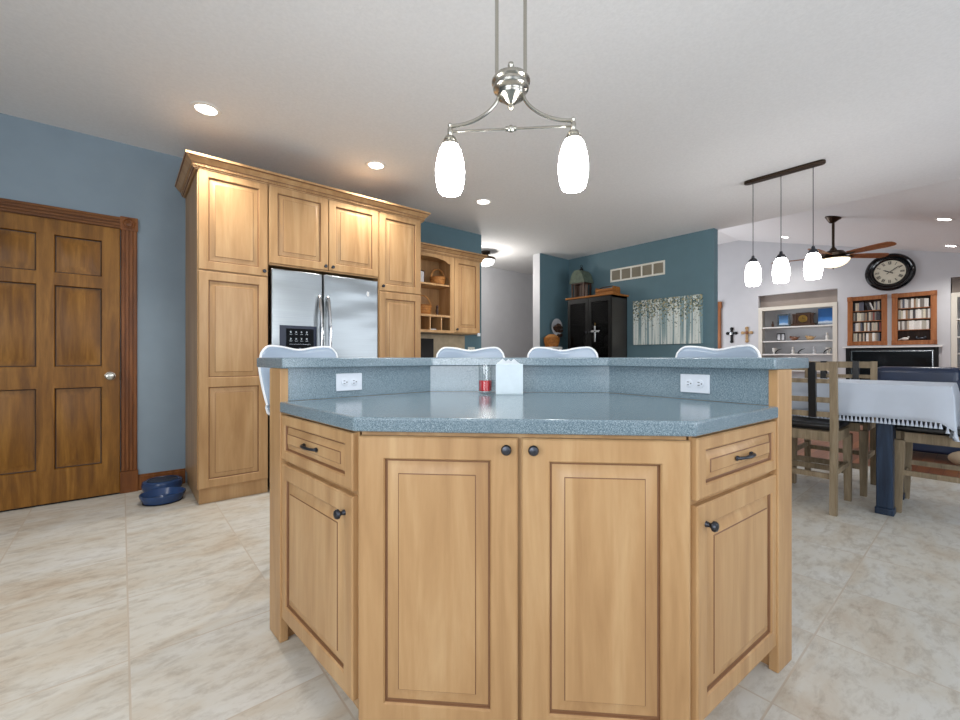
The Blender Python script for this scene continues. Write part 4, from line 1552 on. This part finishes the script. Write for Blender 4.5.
hand(radians(-62), .105, .009, 'hour_hand')
hand(radians(52), .175, .006, 'minute_hand')

# television in its niche
T = thing('television', 'television with a pale slim bezel in the black framed niche', 'television', (FU + .05, 1.15, .452), FACE_U)
MB().box(-.54, .54, 0, .05, .05, .74).build('bezel', 'silver', T, bevel=.004)
MB().box(-.525, .525, -.003, -.0005, .07, .725).build('screen', 'blackgloss', T)
MB().box(-.2, .2, -.04, .09, 0, .012).box(-.05, .05, .0, .04, .012, .05).build('stand', 'black', T)
mb = MB()
for a0, a1, z0, z1 in ((.545, .60, .45, 1.245), (1.70, 1.755, .45, 1.245), (.60, 1.70, 1.205, 1.245), (.60, 1.70, .425, .449)):
    mb.box(FU - .02, FU + .012, a0, a1, z0, z1)
struct(mb.build('trim_1', 'black', smooth=0))
struct(MB().box(FU - .05, FU - .0005, .5, 1.8, 1.246, 1.268).build('trim_2', 'white', smooth=0))

# ------------------------------------------------------------------ sofa
T = thing('sofa', 'navy leather sofa with its back to the dining table', 'sofa', (6.42, -.17, 0))
mb = MB().box(0, .16, -1.02, 1.02, .07, .84)
mb.build('back_frame', 'navyleather', T, bevel=.03)
for k in range(3):
    y0 = -1.0 + k * .667
    mb = MB().box(-.0, .26, y0 + .006, y0 + .66, .70, .965)
    mb.build('back_cushion', 'navyleather', T, bevel=.06)
MB().box(.16, .92, -1.02, 1.02, .07, .30).build('seat_frame', 'navyleather', T, bevel=.02)
for k in range(3):
    y0 = -.80 + k * .534
    MB().box(.265, .93, y0 + .004, y0 + .53, .302, .47).build('seat_cushion', 'navyleather', T, bevel=.04)
for sy in (-1, 1):
    MB().box(.17, .95, sy * 1.03, sy * .82, .302, .66).build('armrest', 'navyleather', T, bevel=.05)
for x in (.06, .84):
    for y in (-.95, .95):
        MB().lathe([(.025, 0), (.03, .069)], (x, y, 0), 12).build('foot', 'browndark', T)
tag(MB().sphere((0, 0, .085), .085, 20, sq=(1.0, 1.9, .98)).build('floor_cushion', 'beige', loc=(6.22, .10, .0015)), 'small beige cushion on the wood floor behind the navy sofa', 'cushion')

# ------------------------------------------------------------------ dining table
TU0, TU1, TV0, TV1 = 3.91, 4.60, .15, 2.0
TZ = .879
T = thing('dining_table', 'counter height dining table with dark navy legs', 'table', ((TU0 + TU1) / 2, (TV0 + TV1) / 2, 0))
hu, hv = (TU1 - TU0) / 2 - .02, (TV1 - TV0) / 2 - .02
MB().box(-hu, hu, -hv, hv, TZ - .035, TZ).build('tabletop', 'weathered', T, bevel=.004)
MB().box(-hu + .06, hu - .06, -hv + .22, hv - .22, TZ - .13, TZ - .036).build('apron', 'navywood', T)
for sx in (-1, 1):
    for sy in (-1, 1):
        cx, cy = sx * (hu - .065), sy * (hv - .285)
        mb = MB().box(cx - .042, cx + .042, cy - .042, cy + .042, .045, TZ - .036).box(cx - .049, cx + .049, cy - .049, cy + .049, 0, .045)
        mb.build('leg', 'navywood', T, bevel=.006)

# tablecloth: top, hanging sides with soft folds, tassels
T = thing('tablecloth', 'pale grey tablecloth with tasselled hem on the dining table', 'tablecloth', (0, 0, 0))
DROP = .224
mb = MB()
per = []
n1, n2 = 44, 26
for k in range(n1):
    per.append((TU0, TV0 + (TV1 - TV0) * k / n1, -1, 0))
for k in range(n2):
    per.append((TU0 + (TU1 - TU0) * k / n2, TV1, 0, 1))
for k in range(n1):
    per.append((TU1, TV1 - (TV1 - TV0) * k / n1, 1, 0))
for k in range(n2):
    per.append((TU1 - (TU1 - TU0) * k / n2, TV0, 0, -1))
N = len(per)
rows = []
for j in range(8):
    q = j / 7
    row = []
    for i, (x, y, nx, ny) in enumerate(per):
        corner = i in (0, n1, n1 + n2, 2 * n1 + n2)
        wob = .012 * q * (sin(i * .55 + 1) + .6 * sin(i * 1.27)) + .010 * min(1, q * 4)
        if i in (0,):
            nx, ny = -.8, -.8
        dz = DROP * q
        if i > N - n2:
            dz += .075 * q
        elif i == 0:
            dz += .05 * q
        row.append(mb.bm.verts.new((x + nx * wob, y + ny * wob, TZ + .004 - dz - (.0 if j else 0))))
    rows.append(row)
for a, b in zip(rows, rows[1:]):
    for i in range(N):
        mb.bm.faces.new([a[i], a[(i + 1) % N], b[(i + 1) % N], b[i]])
mb.bm.faces.new(rows[0])
hem = [tuple(v.co) for v in rows[-1]]
mb.build('cloth', 'cloth', T, smooth=60, solid=.004)
tas = []
proto_t = None
idx = list(range(0, 33)) + list(range(N - 14, N))
for i in idx:
    for f in (0, .5):
        a, b = Vector(hem[i]), Vector(hem[(i + 1) % N])
        p = a + (b - a) * f
        if proto_t is None:
            proto_t = MB().lathe([(.003, .002), (.004, -.004), (.006, -.010), (.005, -.014), (.0105, -.036), (.004, -.037)], seg=8).build('tassel', 'cloth', T, loc=p)
        else:
            c = proto_t.copy()
            COL.objects.link(c)
            c.parent = T
            c.location = p
            

# ------------------------------------------------------------------ dining chairs
def make_chair(label, wv='weathered', wx='weathered', straps=True):
    """local x across, seat front towards -y, back at +y"""
    t = thing('dining_chair', label, 'chair', group='counter height dining chairs')
    hw = .245
    for sx in (-1, 1):
        x = sx * (hw - .02)
        mb = MB().hexa([(x - .02, .215, 0), (x + .02, .215, 0), (x + .02, .255, 0), (x - .02, .255, 0)],
                       [(x - .02, .19, .60), (x + .02, .19, .60), (x + .02, .235, .60), (x - .02, .235, .60)])
        mb.hexa([(x - .02, .19, .60), (x + .02, .19, .60), (x + .02, .235, .60), (x - .02, .235, .60)],
                [(x - .02, .225, 1.032), (x + .02, .225, 1.032), (x + .02, .255, 1.032), (x - .02, .255, 1.032)])
        mb.build('back_post', wv, t)
        mb = MB().hexa([(x - .019, -.245, 0), (x + .019, -.245, 0), (x + .019, -.205, 0), (x - .019, -.205, 0)],
                       [(x - .025, -.245, .50), (x + .025, -.245, .50), (x + .025, -.185, .50), (x - .025, -.185, .50)])
        mb.build('leg', wv, t)
    iw = hw - .041
    for z, hh in ((.975, .055), (.888, .030), (.755, .036), (.655, .036)):
        y = .197 + (z - .6) * .07
        MB().box(-iw, iw, y + .006, y + .028, z, z + hh).build('back_slat', wx, t)
    if straps:
        for sx in (-1, 1):
            MB().hexa([(sx * .11 - .021, .2085, .65), (sx * .11 + .021, .2085, .65), (sx * .11 + .021, .242, .65), (sx * .11 - .021, .242, .65)],
                      [(sx * .11 - .021, .225, 1.034), (sx * .11 + .021, .225, 1.034), (sx * .11 + .021, .264, 1.034), (sx * .11 - .021, .264, 1.034)]).build('strap', 'blackleather', t)
    mb = MB().box(-iw, iw, .20, .225, .49, .555).box(-iw, iw, -.235, -.21, .49, .555)
    mb.box(-hw + .005, -hw + .03, -.19, .20, .49, .555).box(hw - .03, hw - .005, -.19, .20, .49, .555)
    mb.build('seat_rail', wx, t)
    MB().box(-hw + .012, hw - .012, -.245, .185, .556, .607).build('seat_cushion', 'blackleather', t, bevel=.02)
    for z, y0, y1 in ((.235, .205, .23),):
        MB().box(-iw, iw, y0, y1, z, z + .035).build('stretcher', wx, t)
    MB().box(-iw, iw, -.235, -.212, .20, .24).build('stretcher', wx, t)
    for sx in (-1, 1):
        MB().box(sx * (hw - .02) - .01, sx * (hw - .02) + .01, -.205, .215, .26, .295).build('stretcher', wx, t)
    return t


# near side of the table, seat towards the table (+u): local -y -> +u
c1 = make_chair('weathered wood ladder back chair on the island side of the table')
c1.location = (3.92, .90, 0)
c1.rotation_euler = (0, 0, radians(90))
c2 = copy_tree(c1)
c2['label'] = 'weathered wood ladder back chair across the table, seen over the cloth'
c2.location = (4.60, .845, 0)
c2.rotation_euler = (0, 0, radians(-90))
c3 = copy_tree(c1)
c3['label'] = 'weathered wood chair at the right end of the table, cut off by the picture edge'
c3.location = (4.33, .18, 0)
c3.rotation_euler = (0, 0, radians(180))
